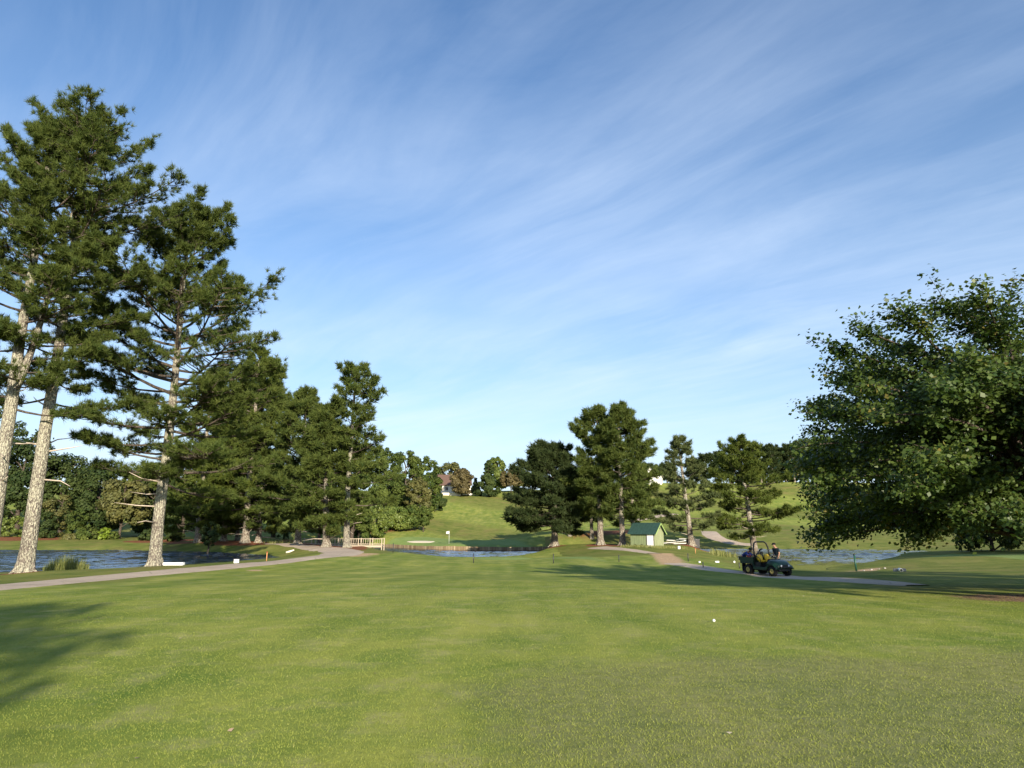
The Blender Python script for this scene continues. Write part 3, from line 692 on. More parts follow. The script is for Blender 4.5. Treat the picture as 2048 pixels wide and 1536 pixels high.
# woods behind the left pond
gw = 'trees and shrubs behind the left pond'
woods = [  # px, D, top py, half width px, base frac, mat, shape, label
    (-60, 128, 800, 80, .12, 'leaf_dark', 'round', "dark tree filling the gap left of the forked pine"),
    (28, 126, 850, 62, .10, 'leaf_dark', 'round', "tall dark tree behind the two nearest lichen trunks"),
    (118, 130, 905, 60, .06, 'leaf_dark', 'round', "dark rounded tree right of the tallest pine's trunk"),
    (185, 124, 925, 55, .03, 'leaf_dark', 'round', "dark green tree above the egg-shaped lime shrub"),
    (238, 116, 952, 46, .24, 'leaf_olive', 'round', "brown-green tree with a short bare trunk on the far bank"),
    (300, 128, 918, 55, .04, 'leaf_dark', 'round', "shaded green tree behind the pale trunk of the layered pine"),
    (360, 130, 880, 60, .08, 'leaf_dark', 'round', "dark tree directly right of the layered pine's trunk"),
    (430, 132, 870, 60, .10, 'leaf_dark', 'round', "dark tree deep behind the straw bed's first trunks"),
    (545, 128, 905, 46, .18, 'leaf_dark', 'round', "dark low-hanging tree behind the trunk right of the buttressed pine"),
    (640, 124, 925, 40, .24, 'leaf_dark', 'round', "dark tree over the left end of the bridge"),
    (705, 122, 890, 44, .16, 'leaf_mid', 'round', "green tree rising behind the airy white-trunked pine"),
]
for i, (px, D, ty, hw, bs, mt, sh, lb) in enumerate(woods):
    q = G(px, D); H = Hpx(px, ty, D, q)
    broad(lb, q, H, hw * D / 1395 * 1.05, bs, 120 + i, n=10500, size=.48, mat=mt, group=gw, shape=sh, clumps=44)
shr = [(22, 119, 1030, 28, 'leaf_lime', "rounded light green shrub at the photo's left edge"), (88, 118, 1022, 26, 'leaf_dark', "dark shrub just right of the tallest pine's trunk"), (110, 121, 985, 32, 'leaf_olive', "olive shrub sloping down beside the tallest pine's trunk"),
       (152, 118, 1015, 26, 'leaf_mid', "mid green bush between the olive shrub and the lime one"), (176, 115, 1056, 22, 'leaf_mid', "low spreading green bush left of the clipped lime shrub"), (136, 115.5, 1066, 15, 'leaf_olive', "small yellowish bush at the woods' foot"),
       (206, 114, 1053, 13, 'leaf_bright', "egg-shaped bright lime shrub on the far bank"), (226, 115, 1061, 11, 'leaf_mid', "small shrub touching the bright lime one"), (295, 112, 1056, 17, 'leaf_dark', "dark clipped shrub left of the layered pine's trunk"),
       (345, 110, 1052, 22, 'leaf_dark', "dark shrub on the straw mound right of the layered pine"), (560, 126, 1035, 26, 'leaf_dark', "dark bush hanging low between two straw bed trunks"), (418, 84, 1040, 20, 'leaf_dark', "small multi-stemmed dark tree on the straw bed")]
for i, (px, D, ty, hw, mt, lb) in enumerate(shr):
    q = G(px, D); H = Hpx(px, ty, D, q)
    broad(lb, q, max(.8, H), hw * D / 1395, .0 if i != 11 else .35, 150 + i, n=2200, size=.30, mat=mt, group=gw, clumps=20, cat='shrub' if i != 11 else 'tree', name="shrub" if i != 11 else "broadleaf_tree", r0=.06 if i != 11 else .12, trunk=(i in (7, 11, 2)) )

# trees down the hillside right of the airy pine
gh = 'trees along the hillside edge'
hill = [
    (762, 160, 888, 44, .08, 'leaf_mid', 'round', "big green tree just right of the airy pine", 8000),
    (808, 178, 897, 40, .06, 'leaf_mid', 'round', "rounded green tree on the skyline above the light green saplings", 7000),
    (842, 195, 908, 36, .05, 'leaf_mid', 'round', "round-headed tree at the top of the hillside row", 6000),
    (832, 160, 950, 26, .10, 'leaf_olive', 'round', "olive-brown tree half way down the hillside row", 4500),
    (868, 205, 930, 24, .03, 'leaf_dark', 'cone', "dark cone-shaped evergreen left of the cream house", 4500),
    (790, 168, 960, 34, .06, 'leaf_dark', 'round', "shaded tree below the rounded skyline tree", 4500),
    (792, 150, 1012, 34, .10, 'leaf_lime', 'round', "yellow-green young tree spreading over the bridge's far end", 4500),
    (744, 141, 1006, 30, .12, 'leaf_lime', 'round', "light green young tree behind the bridge railing", 4200),
    (716, 138, 1020, 26, .12, 'leaf_mid', 'round', "small green tree between bridge and airy pine's trunk", 3500),
    (820, 153, 1008, 24, .12, 'leaf_mid', 'round', "small shaded tree left of the lone sapling", 3000),
    (846, 156, 1012, 17, .26, 'leaf_mid', 'round', "lone spreading sapling lowest on the grassy slope", 2600),
    (900, 258, 925, 30, .1, 'leaf_olive', 'round', "pale olive tree rising behind the cream house", 3500),
    (922, 236, 936, 25, .12, 'leaf_rust', 'round', "rust-brown tree in front of the cream house", 5000),
    (950, 250, 955, 11, .0, 'leaf_dark', 'cone', "narrow dark evergreen beside the parked white car", 1500),
    (976, 238, 918, 27, .03, 'leaf_dark', 'cone', "broad dark evergreen on the hilltop right of the house", 5000),
    (992, 256, 911, 24, .08, 'leaf_lime', 'round', "pale green tree just behind the broad hilltop evergreen", 4000),
    (1022, 250, 936, 22, .24, 'leaf_rust', 'round', "brownish tree with pale stems beside the dark bushy pine", 3500),
    (1046, 262, 940, 20, .2, 'leaf_olive', 'round', "olive tree partly hidden by the dark bushy pine's left edge", 2500),
]
for i, (px, D, ty, hw, bs, mt, sh, lb, n) in enumerate(hill):
    q = G(px, D); H = Hpx(px, ty, D, q)
    broad(lb, q, H, hw * D / 1395 * 1.05, bs, 200 + i, n=int(n * 1.7), size=.0023 * D + .08, mat=mt, group=gh, shape=sh, clumps=40)
q = G(876, 228); 
# far wood on the right hill: each pine a thing
gf = 'far pines on the right hilltop'
far = [(1420, 292, 906, 22), (1398, 300, 915, 20), (1448, 300, 900, 22), (1532, 290, 888, 24), (1556, 286, 886, 22), (1582, 292, 893, 20), (1600, 284, 886, 22), (1625, 296, 878, 26), (1655, 290, 872, 28), (1690, 294, 880, 28), (1340, 300, 925, 18), (1300, 305, 925, 20)]
fl = ["far pine showing between the thin-topped pine and the wide layered pine", "far pine just right of the thin-topped pine's crown", "far pine hidden behind the wide layered pine's left side", "far hilltop pine next to the wide layered pine's right shoulder",
      "second far hilltop pine right of the wide layered pine", "far hilltop pine with a bluish dark crown in the wood's middle", "far hilltop pine above the pale top of the fairway", "far hilltop pine beside the big maple's left edge", "far hilltop pine seen through the big maple's left twigs", "far hilltop pine mostly behind the big maple",
      "far pine behind the thin-topped pine's left side", "far pine above the white house gable"]
for i, (px, D, ty, hw) in enumerate(far):
    q = G(px, D); H = Hpx(px, ty, D, q)
    pine(fl[i], q, H, .34, .22 if i > 2 else .15, hw * D / 1395 * 1.15, TOPPY, 260 + i, nl=40, twig=10, tuft=3, nk=10, L=1.25, nw=.26, mat='pine_dark', bark='bark_mid', group=gf, dens=.9)

gu = 'far woodland along the right hilltop'
for i, (px, D, ty, hw) in enumerate([(1725, 292, 884, 28), (1765, 300, 878, 28), (1805, 290, 882, 28), (1850, 296, 872, 30), (1900, 288, 880, 30), (1950, 295, 874, 32), (2005, 290, 880, 32), (2060, 296, 872, 34), (2120, 290, 870, 36)]):
    q = G(px, D); H = Hpx(px, ty, D, q)
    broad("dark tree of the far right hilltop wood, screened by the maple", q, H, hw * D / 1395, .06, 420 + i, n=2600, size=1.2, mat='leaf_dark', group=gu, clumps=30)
ul = ["low dark tree at the foot of the far hilltop pines, nearest the wide layered pine", "low dark tree filling the middle foot of the far hilltop pines", "low dark tree at the foot of the far pines beside the maple's edge", "low dark tree under the far pines, behind the maple's left twigs", "low far tree behind the wide layered pine's upper left limbs", "low far tree behind the wide layered pine's upper right limbs", "low far tree between the hilltop pines and the maple's outer leaves", "low far tree wholly screened by the maple's outer left leaves"]
for i, (px, D, ty, hw) in enumerate([(1545, 296, 915, 26), (1580, 300, 910, 26), (1612, 296, 905, 26), (1660, 300, 900, 30), (1480, 302, 925, 24), (1512, 302, 918, 24), (1635, 302, 905, 26), (1695, 302, 900, 28)]):
    q = G(px, D); H = Hpx(px, ty, D, q)
    broad(ul[i], q, H, hw * D / 1395, .03, 440 + i, n=2600, size=1.1, mat='leaf_dark', group=gu, clumps=30)

# the big maple at the right, trunk just outside the frame
def maple(label, pos, seed):
    rng = np.random.default_rng(seed)
    root = empty("maple_tree", (pos[0], pos[1], pos[2] - .15)); tag(root, label, 'tree')
    tb = MB(); H = 9.6
    tb.tube([(0, 0, 0), (0.03, 0, .35), (.02, .02, 1.2), (.1, -.05, 2.6), (.05, .1, 4.4), (.2, .1, 6.6), (.1, 0, 8.8)], [.46, .34, .28, .24, .17, .10, .03], 14)
    C, CR, SH = [], [], []
    nb = 118
    for i in range(nb):
        f = (i + .5) / nb; az = i * 2.39996 + rng.normal(0, .2)
        zt = -.80 + 1.78 * f                                     # tips spread over a broad dome
        rr = math.sqrt(max(.02, 1 - zt ** 2.7)) if zt > 0 else (1 - .10 * zt * zt)
        dep = rng.uniform(.90, 1.03) if i % 4 else rng.uniform(.55, .78)
        Rh = 7.6; kq = -math.cos(az) + .42 * math.sin(az)
        if kq > .1: Rh = min(Rh, 6.55 / kq)
        tip = np.array([math.cos(az) * rr * Rh * dep, math.sin(az) * rr * Rh * dep, 4.9 + zt * 4.1 * (dep if zt > 0 else 1)])
        z0 = np.clip(1.7 + (tip[2] - 1.6) * .62, 1.7, 7.8); o_ = np.array([0, 0, z0])
        s = np.linspace(0, 1, 8)[:, None]; arch = (.9 if zt < .2 else .35) * (s - s * s) * 2.2
        sd = rng.normal(0, .6)
        pts = o_ + (tip - o_) * s + np.c_[-math.sin(az) * sd * (s - s * s), math.cos(az) * sd * (s - s * s), arch]
        Lb = np.linalg.norm(tip - o_); s = s[:, 0]
        pts[:, 2] = np.maximum(pts[:, 2], 1.5)
        tb.tube(pts, list(.085 * (1 - .9 * s) + .008), 6, cap=False)
        for k in range(22):
            u = rng.uniform(.16, 1) ** .8; q = np.array([np.interp(u, s, pts[:, j]) for j in range(3)])
            da = az + rng.choice([-1, 1]) * rng.uniform(.3, 1.2); l = rng.uniform(.5, 1.5) * (1.25 - .65 * u)
            d = unit(np.array([math.cos(da), math.sin(da), rng.uniform(-.25, .55)])); e2 = q + d * l
            if k < 2: q = pts[-1]; d = unit(pts[-1] - pts[-2] + rng.normal(0, .12, 3)); l = rng.uniform(.5, 1.1); e2 = q + d * l
            tb.tube([q, (q + e2) / 2 + [0, 0, .05], e2], [.016, .010, .004], 3, cap=False)
            m = int(rng.uniform(60, 104)); f = rng.uniform(.05, 1.06, m)
            P = q + d * (l * f)[:, None] + rng.normal(0, 1, (m, 3)) * np.array([.17, .17, .13])
            C.append(P); SH.append(np.full(m, rng.normal(.45, .17)))
    P = np.concatenate(C); T = np.clip(np.concatenate(SH) + rng.normal(0, .18, len(P)), 0, 1)
    k = P[:, 2] > 1.15; P = P[k]; T = T[k]
    Nn = unit(np.array([0, 0, .75]) + rng.normal(0, .6, P.shape) + unit(P - np.array([0, 0, 4])) * .4)
    tb.build("trunk", M['bark_dark'], root)
    V, Fc, Tt = leaves(P, Nn, .13, rng, T, .85)
    np_mesh("crown", V, Fc, M['leaf'], root, {'tint': ('FLOAT', Tt)}); return root
q = G(2075, 21.5); maple("large spreading maple with glossy dark leaves filling the right side", q, 5)
# trees farther along the right side, seen through and under the maple; and one behind the viewer whose shade reaches the turf
gr = 'shade trees beyond the maple'
for i, (px, D, ty, hw, lb) in enumerate([(1985, 86, 940, 95, "dark shade tree under the maple's right side"), (2140, 74, 900, 130, "dark shade tree farthest right beneath the maple's lower leaves"), (2330, 60, 760, 190, "broad shade tree outside the picture to the right")]):
    q = G(px, D); H = Hpx(px, ty, D, q)
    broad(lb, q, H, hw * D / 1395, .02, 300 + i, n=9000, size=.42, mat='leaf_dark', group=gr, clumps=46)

x_, y_ = 3.3, -26.0
broad("shade tree behind the viewer throwing its shadow on the near turf", (x_, y_, gz1(x_, y_)), 14.6, 5.0, .15, 333, n=9000, size=.34, mat='leaf', clumps=40)
x_, y_ = 30.0, 13.0
broad("shade tree out of sight to the right, darkening the bank by the maple", (x_, y_, gz1(x_, y_)), 11.0, 5.0, .15, 335, n=9000, size=.36, mat='leaf', clumps=40)

# ------------------------------------------------------------------ built things
M['green_wood'] = simple("green_painted_boards", (.30, .42, .14), .7, .2, .14, 5)
M['white_paint'] = simple("weathered_white_paint", (.78, .76, .72), .6, .3, .08, 6)
M['roof_green'] = simple("green_metal_roof", (.026, .062, .052), .6, .4, .22, 2.5)
M['dark_trim'] = simple("dark_door_trim", (.05, .04, .04), .8, .1, .2, 6)
M['timber'] = simple("pale_weathered_timber", (.43, .365, .275), .8, .2, .22, 7)
M['black'] = simple("black_plastic", (.012, .012, .013), .45, .4, .2, 8)
M['dark_metal'] = simple("dark_frame_metal", (.030, .030, .032), .45, .5, .25, 9)
M['rubber'] = simple("tyre_rubber", (.022, .021, .020), .85, .15, .3, 14)
M['vehicle_green'] = simple("shaded_vehicle_green", (.006, .034, .015), .38, .5, .12, 3)  # green darkened: the tree's shade is put into the paint colour
M['yellow'] = simple("yellow_seat_vinyl", (.75, .48, .02), .5, .4, .10, 5)
M['rim_yellow'] = simple("dusty_yellow_rim", (.42, .33, .10), .6, .3, .2, 9)
M['white'] = simple("white_plastic", (.82, .82, .80), .5, .4, .04, 6)
M['red'] = simple("red_plastic", (.28, .03, .025), .45, .4, .12, 6)
M['brick'] = simple("brown_roof_shingle", (.125, .078, .06), .8, .2, .2, 3)
M['cream'] = simple("cream_wall", (.78, .70, .56), .75, .2, .06, 2)
M['glass'] = simple("dark_glass", (.02, .03, .04), .1, .6, .1, 2)
M['sand'] = simple("bunker_sand", (.74, .64, .48), .9, .1, .10, 3)
M['concrete'] = simple("grey_concrete", (.36, .34, .30), .85, .2, .25, 4)
M['green_post'] = simple("dark_green_post_paint", (.012, .070, .045), .45, .4, .15, 8)
M['orange'] = simple("faded_orange_stake", (.60, .28, .12), .7, .2, .15, 9)
M['red_flag'] = simple("pale_flag_cloth", (.85, .83, .80), .8, .1, .05, 9)
def board_mat(name, a, b, sx, dark):
    m, t, o = new_mat(name)
    p = t('ShaderNodeTexCoord').outputs['Object']; s = t('ShaderNodeSeparateXYZ', {0: p}).outputs
    along = t.math('MULTIPLY', s[0], sx); fr = t.math('FRACT', along); cell = t.math('FLOOR', along)
    wn = t('ShaderNodeTexWhiteNoise', {'W': cell}, noise_dimensions='1D').outputs[0]
    c = t.mix(wn, a, b); n = t.noise(t.mapping(p, (9, 9, 1.2)), 1.0, 5, .7)
    c = t.mix(1.0, c, t.mix(t.ramp(n, .3, .7), (.72, .72, .72), (1.2, 1.18, 1.15)), 'MULTIPLY')
    st = t.ramp(t.math('ADD', s[2], t.math('MULTIPLY', n, .25)), .16, .30, .75, 0)
    c = t.mix(st, c, dark)
    gap = t.math('LESS_THAN', fr, .07)
    c = t.mix(gap, c, tuple(v * .25 for v in dark))
    princ(t, o, c, .85, .15, 0, bump(t, n, .4, .02)); return m
M['bulkhead'] = board_mat("bulkhead_boards", (.24, .165, .095), (.50, .40, .25), 2.2, (.12, .085, .045))
M['bulk_post'] = simple('dark_bulkhead_post', (.16, .115, .07), .85, .15, .2, 6)
M['shed_front'] = board_mat("shed_boards_shaded", (.20, .245, .125), (.23, .275, .145), 4.0, (.15, .18, .09))  # darker copy of the gable boards: shade put into the colour
M['shed_side'] = board_mat("shed_boards_sunlit", (.265, .295, .165), (.305, .335, .195), 4.0, (.22, .245, .135))  # lighter copy of the front boards: sunlight put into the colour

# timber bulkhead round the green, following the far shore
def bulkhead():
    w, P = POLY['middle']; far = P[13:20][::-1]      # left to right
    px = [(745, 1094.4), (810, 1097.5), (880, 1100.4), (950, 1101.8), (1020, 1102.0), (1080, 1101.5), (1112, 1100.4), (1136, 1099.5)]
    Q = np.array([on_plane(a, b, w) for a, b in px]); o3 = (Q[4][0], Q[4][1], w)
    pts = []
    for i in range(len(Q) - 1):
        for t in np.arange(10) / 10: pts.append(Q[i] * (1 - t) + Q[i + 1] * t)
    pts.append(Q[-1]); pts = np.array(pts); k = np.ones(7) / 7
    pts = np.c_[np.convolve(np.pad(pts[:, 0], 3, 'edge'), k, 'valid'), np.convolve(np.pad(pts[:, 1], 3, 'edge'), k, 'valid')]
    L = np.r_[0, np.cumsum(np.linalg.norm(np.diff(pts, axis=0), axis=1))]
    rng = np.random.default_rng(4)
    root = empty("retaining_wall", (pts[0][0], pts[0][1], w)); tag(root, "curved wooden bulkhead of upright boards holding up the putting green", 'retaining wall')
    # boards: built straight along local x of a curved strip so that the board pattern follows the wall
    vs, fs = [], []; top = .66 + .05 * np.sin(L * .3) + rng.normal(0, .02, len(L))
    taper = np.clip(np.minimum((L + 3) / 9, (L[-1] - L + 2) / 6), .25, 1)
    for i, p in enumerate(pts):
        q = p - pts[0]; h = top[i] * (.55 + .45 * taper[i])
        d = pts[min(i + 1, len(pts) - 1)] - pts[max(i - 1, 0)]; nrm = np.array([d[1], -d[0]]) / (np.linalg.norm(d) + 1e-9)
        for off in (.06, -.10):
            e = q + nrm * off; vs += [(e[0], e[1], -.4), (e[0], e[1], h)]
    for i in range(len(pts) - 1):
        a = i * 4; b = a + 4
        fs += [(a, b, b + 1, a + 1), (a + 1, b + 1, b + 3, a + 3), (a + 3, b + 3, b + 2, a + 2)]
    mb = MB(); mb.add(vs, fs); mb.build("board_face", M['bulkhead'], root)
    for i in range(3, len(pts) - 2, 7):
        q = pts[i] - pts[0]; d = pts[i + 1] - pts[i - 1]; nrm = np.array([d[1], -d[0]]) / np.linalg.norm(d); e = q + nrm * .14
        MB().tube([(e[0], e[1], -.5), (e[0], e[1], top[i] * (.6 + .4 * taper[i]))], .06, 8).build("post", M['bulk_post'], root)
bulkhead()

# footbridge
def footbridge():
    a = G(604, 119); b = G(766, 119); za = CAM_Z - 119 * (1089.0 - 1055) / 1395
    o = np.array([a[0], 119, za]); L = float(b[0] - a[0])
    root = empty("footbridge", o); tag(root, "pale timber footbridge with post and rail sides behind the straw bed pines", 'bridge')
    MB().box((L / 2, 0, -.10), (L, 2.2, .12)).box((L / 2, -1.02, -.26), (L, .14, .2)).box((L / 2, 1.02, -.26), (L, .14, .2)).build("deck", M['timber'], root)
    for sy in (-1.06, 1.06):
        MB().box((L / 2, sy, 1.02), (L, .10, .07)).box((L / 2, sy, .16), (L, .06, .07)).build("railing", M['timber'], root)
        bal = MB()
        for i in range(int(L / .40)): bal.box((.2 + i * .40, sy, .58), (.035, .03, .76))
        bal.build("balusters", M['timber'], root)
        for k in range(8):
            x = L * k / 7; MB().box((x, sy * 1.07, .0), (.14, .14, 2.3)).build("post", M['timber'], root)
footbridge()

# green garden shed
def shed():
    q = G(1309, 87.2); q[2] = CAM_Z - 87.2 * (1092.5 - 1055) / 1395
    root = empty("garden_shed", (q[0], q[1], q[2]), R(-12 - 25)); Lx, W_, hw, hr = 3.3, 2.7, 1.72, 2.86
    tag(root, "small green shed with green metal roof and white door", 'shed')
    # local: front wall along -x at y=0 (facing -y), gable at x=0 (facing +x)
    MB().box((-Lx / 2, .05, hw / 2 - .1), (Lx, .10, hw + .2)).build("front_wall", M['shed_front'], root)
    MB().box((-Lx / 2, W_ - .05, hw / 2 - .1), (Lx, .10, hw + .2)).build("back_wall", M['shed_front'], root)
    for x0, x1 in ((-.10, .004), (-Lx - .004, -Lx + .1)):
        vs = [(x, y, z) for x in (x0, x1) for y, z in ((.003, -.2), (W_ - .003, -.2), (W_ - .003, hw), (W_ / 2, hr - .05), (.003, hw))]
        fs = [(0, 1, 2, 3, 4), (9, 8, 7, 6, 5)] + [(i, 5 + i, 5 + (i + 1) % 5, (i + 1) % 5) for i in range(5)]
        m2 = MB(); m2.add([(-y, x, z) for x, y, z in vs], fs)
        o = m2.build("gable_wall", M['shed_side'], root); o.rotation_euler = (0, 0, -math.pi / 2)
    s = (hr - hw) / (W_ / 2); ov = .30
    rf = MB()
    for sg in (1, -1):
        y0 = -ov if sg > 0 else W_ + ov; z0 = hw - ov * s
        for t0 in (0.03,):
            rf.add([(x, y, z + d) for d in (t0, t0 + .06) for x, y, z in ((-Lx - .3, y0, z0), (.34, y0, z0), (.34, W_ / 2, hr), (-Lx - .3, W_ / 2, hr))],
                   [(0, 1, 2, 3), (7, 6, 5, 4), (0, 4, 5, 1), (1, 5, 6, 2), (3, 2, 6, 7), (0, 3, 7, 4)])
        for i in range(10):
            x = -Lx - .2 + i * (Lx + .44) / 9
            rf.bar((x, y0, z0 + .105), (x, W_ / 2, hr + .105), .03, .03)
    rf.build("roof", M['roof_green'], root)
    tr = MB(); tr.bar((.345, -ov, hw - ov * s - .02), (.345, W_ / 2, hr - .02), .03, .13).bar((.345, W_ + ov, hw - ov * s - .02), (.345, W_ / 2, hr - .02), .03, .13)
    tr.build("barge_board", M['green_wood'], root)
    MB().box((-.56, -.020, .80), (.86, .05, 1.62), None, .01).build("door", M['white_paint'], root)
    for x in (-1.04, -.09): MB().box((x, -.012, .80), (.07, .04, 1.66)).build("door_post", M['dark_trim'], root)  # narrow dark upright on each side of the door
    for x in (-2.7, -1.75): MB().box((x, -.012, .22), (.24, .04, .10), None, .01).build("vent", M['black'], root)
    for y in (W_ / 2 - .22, W_ / 2 + .3): MB().box((.02, y, hw + .52), (.04, .12, .34 if y < W_ / 2 else .2), None, .01).build("vent", M['black'], root)
    for k, (d, a, l) in enumerate(((.25, .7, 1.1),)):
        x, y = .5, 1.9
        c, s_ = math.cos(R(-37)), math.sin(R(-37)); wx, wy = q[0] + c * x - s_ * y, q[1] + s_ * x + c * y
    return q
sq = shed()
def world_of(o, rz, p):
    c, s = math.cos(rz), math.sin(rz); return np.array([o[0] + c * p[0] - s * p[1], o[1] + s * p[0] + c * p[1], o[2] + p[2]])
p = hit(1327, 1092.4); z = gz1(*p)
tag(MB().bar((p[0] - .45, p[1] + .1, z + .75), (p[0] + .1, p[1], z + .02), .16, .05).build("timber_plank", M['white_paint']), "short white plank leaning on the shed's gable end", 'plank')
# debris pile
def pile():
    c = hit(1352, 1090.5); z = gz1(*c); rnd = random.Random(5)
    for i in range(9):
        a = rnd.uniform(-.5, .5); l = rnd.uniform(1.0, 2.8); h = .08 + i * .075
        d = np.array([math.cos(a), math.sin(a)]) * l / 2; e = np.array([rnd.uniform(-1.1, .9), rnd.uniform(-.5, .5)])
        A_ = c + e - d; B_ = c + e + d
        o = MB().bar((A_[0], A_[1], z + h + rnd.uniform(-.05, .3)), (B_[0], B_[1], z + h + rnd.uniform(-.05, .25)), rnd.uniform(.12, .24), .06).build("scrap_board", M['white_paint'] if i % 3 else M['timber'])
        tag(o, "pale scrap board in the jumbled pile beside the shed", 'board', 'scrap boards piled by the shed')
pile()
q = G(1386, 105.4)
bx = empty("storage_bin", (q[0], q[1], q[2]), R(6)); tag(bx, "black rectangular bin behind the thin-topped pine's trunk", 'bin')
MB().box((0, 0, .62), (1.75, .9, 1.22), None, .04).build("body", M['black'], bx); MB().box((0, 0, 1.27), (1.82, .98, .09), None, .02).build("lid", M['dark_metal'], bx)

# bunker, flag
def draped(name, pix, mat, lift=.05, kind='structure'):
    P = np.array([hit(*p) for p in pix]); c = P.mean(0); n = 48; t = np.linspace(0, 1, n + 1)[:-1] * len(P)
    ring = np.array([P[int(i) % len(P)] * (1 - i % 1) + P[(int(i) + 1) % len(P)] * (i % 1) for i in t])
    for _ in range(2): ring = (np.roll(ring, 1, 0) + ring * 2 + np.roll(ring, -1, 0)) / 4
    rows = [c[None] + (ring - c) * f for f in (.02, .25, .5, .75, .92, 1.0)]
    V = np.concatenate([np.c_[r, gz(r[:, 0], r[:, 1]) + lift - (.08 if i == 5 else 0)] for i, r in enumerate(rows)])
    i = np.arange(5)[:, None]; j = np.arange(n)[None]; k = (j + 1) % n
    o = np_mesh(name, V, np.stack([i * n + j, i * n + k, (i + 1) * n + k, (i + 1) * n + j], -1).reshape(-1, 4), mat, smooth=True); tag(o, kind=kind); return o
draped("sand_bunker", [(812, 1083.5), (830, 1082), (850, 1082), (872, 1083), (862, 1085.6), (825, 1085.5)], M['sand'])
q = G(898, 126)
fl = empty("golf_flag", q); tag(fl, "thin flagstick with small pale flag on the putting green", 'flag')
MB().tube([(0, 0, -.05), (0, 0, 2.25)], .022, 8).build("flagstick", M['white'], fl)
fv = []; nx = 8
for i in range(nx + 1):
    for j in range(5): fv.append((-i * .07, .05 * math.sin(i * .9) * i / nx, 1.80 + j * .105 - i * .012))
fm = MB(); fm.add(fv, [(i * 5 + j, i * 5 + j + 1, (i + 1) * 5 + j + 1, (i + 1) * 5 + j) for i in range(nx) for j in range(4)], True)
fo = fm.build("flag_cloth", M['red_flag'], fl); sm_ = fo.modifiers.new("thick", 'SOLIDIFY'); sm_.thickness = .006

# hilltop house, cream wall, parked car, white house
def house(name, label, q, w, d, h, rh, wall, roof, rz, wins=2):
    root = empty(name, q, rz); tag(root, label, 'house')
    MB().box((0, 0, h / 2 - .3), (w, d, h + .6)).add([(x, y, z) for x in (-w / 2, w / 2) for y, z in ((-d / 2 + .01, h - .01), (d / 2 - .01, h - .01), (0, h + rh - .1))], [(0, 1, 2), (5, 4, 3)]).build("wall", M[wall], root)
    s = rh / (d / 2); rf = MB()
    for sg in (1, -1):
        y0 = -sg * (d / 2 + .5); z0 = h - .5 * s + .04
        rf.add([(x, y, z + t) for t in (0, .14) for x, y, z in ((-w / 2 - .5, y0, z0), (w / 2 + .5, y0, z0), (w / 2 + .5, 0, h + rh + .04), (-w / 2 - .5, 0, h + rh + .04))], [(0, 1, 2, 3), (7, 6, 5, 4), (0, 4, 5, 1), (1, 5, 6, 2), (2, 6, 7, 3), (0, 3, 7, 4)])
    rf.build("roof", M[roof], root)
    for k in range(wins):
        x = -w / 2 + (k + 1) * w / (wins + 1)
        wd = MB().box((x, -d / 2 - .03, h * .55), (1.3, .08, 1.4)).build("window", M['white_paint'], root); MB().box((x, -d / 2 - .08, h * .55), (1.05, .05, 1.15)).build("pane", M['glass'], wd)
    return root
q = G(902, 252); q[2] = at(900, 989, 252)[2]
house("house", "house with brown shingle roof behind the rust-brown tree on the hilltop", q, 13, 8, 3.4, 3.6, 'cream', 'brick', R(8))
q = G(1308, 262); q[2] = at(1308, 972, 262)[2]
house("house", "white house on the hill just visible behind the pine nearest the shed", q, 10, 8, 3.6, 3.0, 'white_paint', 'concrete', R(75))
q = G(893, 238); q[2] = at(893, 992.6, 238)[2]
rw = empty("garden_wall", q, R(3)); tag(rw, "low cream wall with stepped end in front of the hilltop house", 'wall')
rwm = MB(); rwm.box((1.4, 0, .35), (6.4, .35, 1.5)); rwm.box((-2.5, 0, .15), (1.4, .33, 1.05)); rwm.box((-4.0, 0, -.05), (1.6, .31, .65)); rwm.build("wall", M['cream'], rw)
MB().box((1.4, 0, 1.14), (6.6, .45, .09)).build("coping", M['white_paint'], rw)
def car(name, label, q, rz, paint):
    root = empty(name, q, rz); tag(root, label, 'car')
    prof = [(-2.2, .35), (2.15, .35), (2.2, .62), (2.05, .82), (1.1, .95), (.45, 1.45), (-1.1, 1.50), (-1.75, 1.05), (-2.15, .98), (-2.25, .6)]
    MB().prism(prof, -.85, .85).build("body", M[paint], root, bevel=.06)
    for sy in (-.86, .86): MB().add([(x, sy * 1.004, z) for x, z in ((.85, .98), (.38, 1.38), (-1.0, 1.42), (-1.5, 1.02))], [(0, 1, 2, 3)]).build("side_window", M['glass'], root)
    MB().add([(1.13, -.72, .985), (1.13, .72, .985), (.50, .68, 1.44), (.50, -.68, 1.44)], [(0, 1, 2, 3)]).build("windscreen", M['glass'], root)
    for x in (-1.35, 1.35):
        for sy in (-.78, .78):
            w_ = MB().lathe([(.05, -.1), (.30, -.1), (.33, -.06), (.33, .06), (.30, .1), (.05, .1)], 'Y', (x, sy, .33), 18).build("wheel", M['rubber'], root)
    for sy in (-.6, .6): MB().box((2.16, sy, .68), (.08, .32, .14), None, .02).build("headlight", M['white'], root)
q = G(930, 240); q[2] = at(930, 992.8, 240)[2]
car("parked_car", "white car parked on the hilltop right of the cream wall", q, R(165), 'white_paint')
q = G(850, 232); q[2] = at(850, 1000, 232)[2]
car("parked_car", "dark car in the shade under the cone-shaped hilltop evergreen", q, R(175), 'dark_metal')

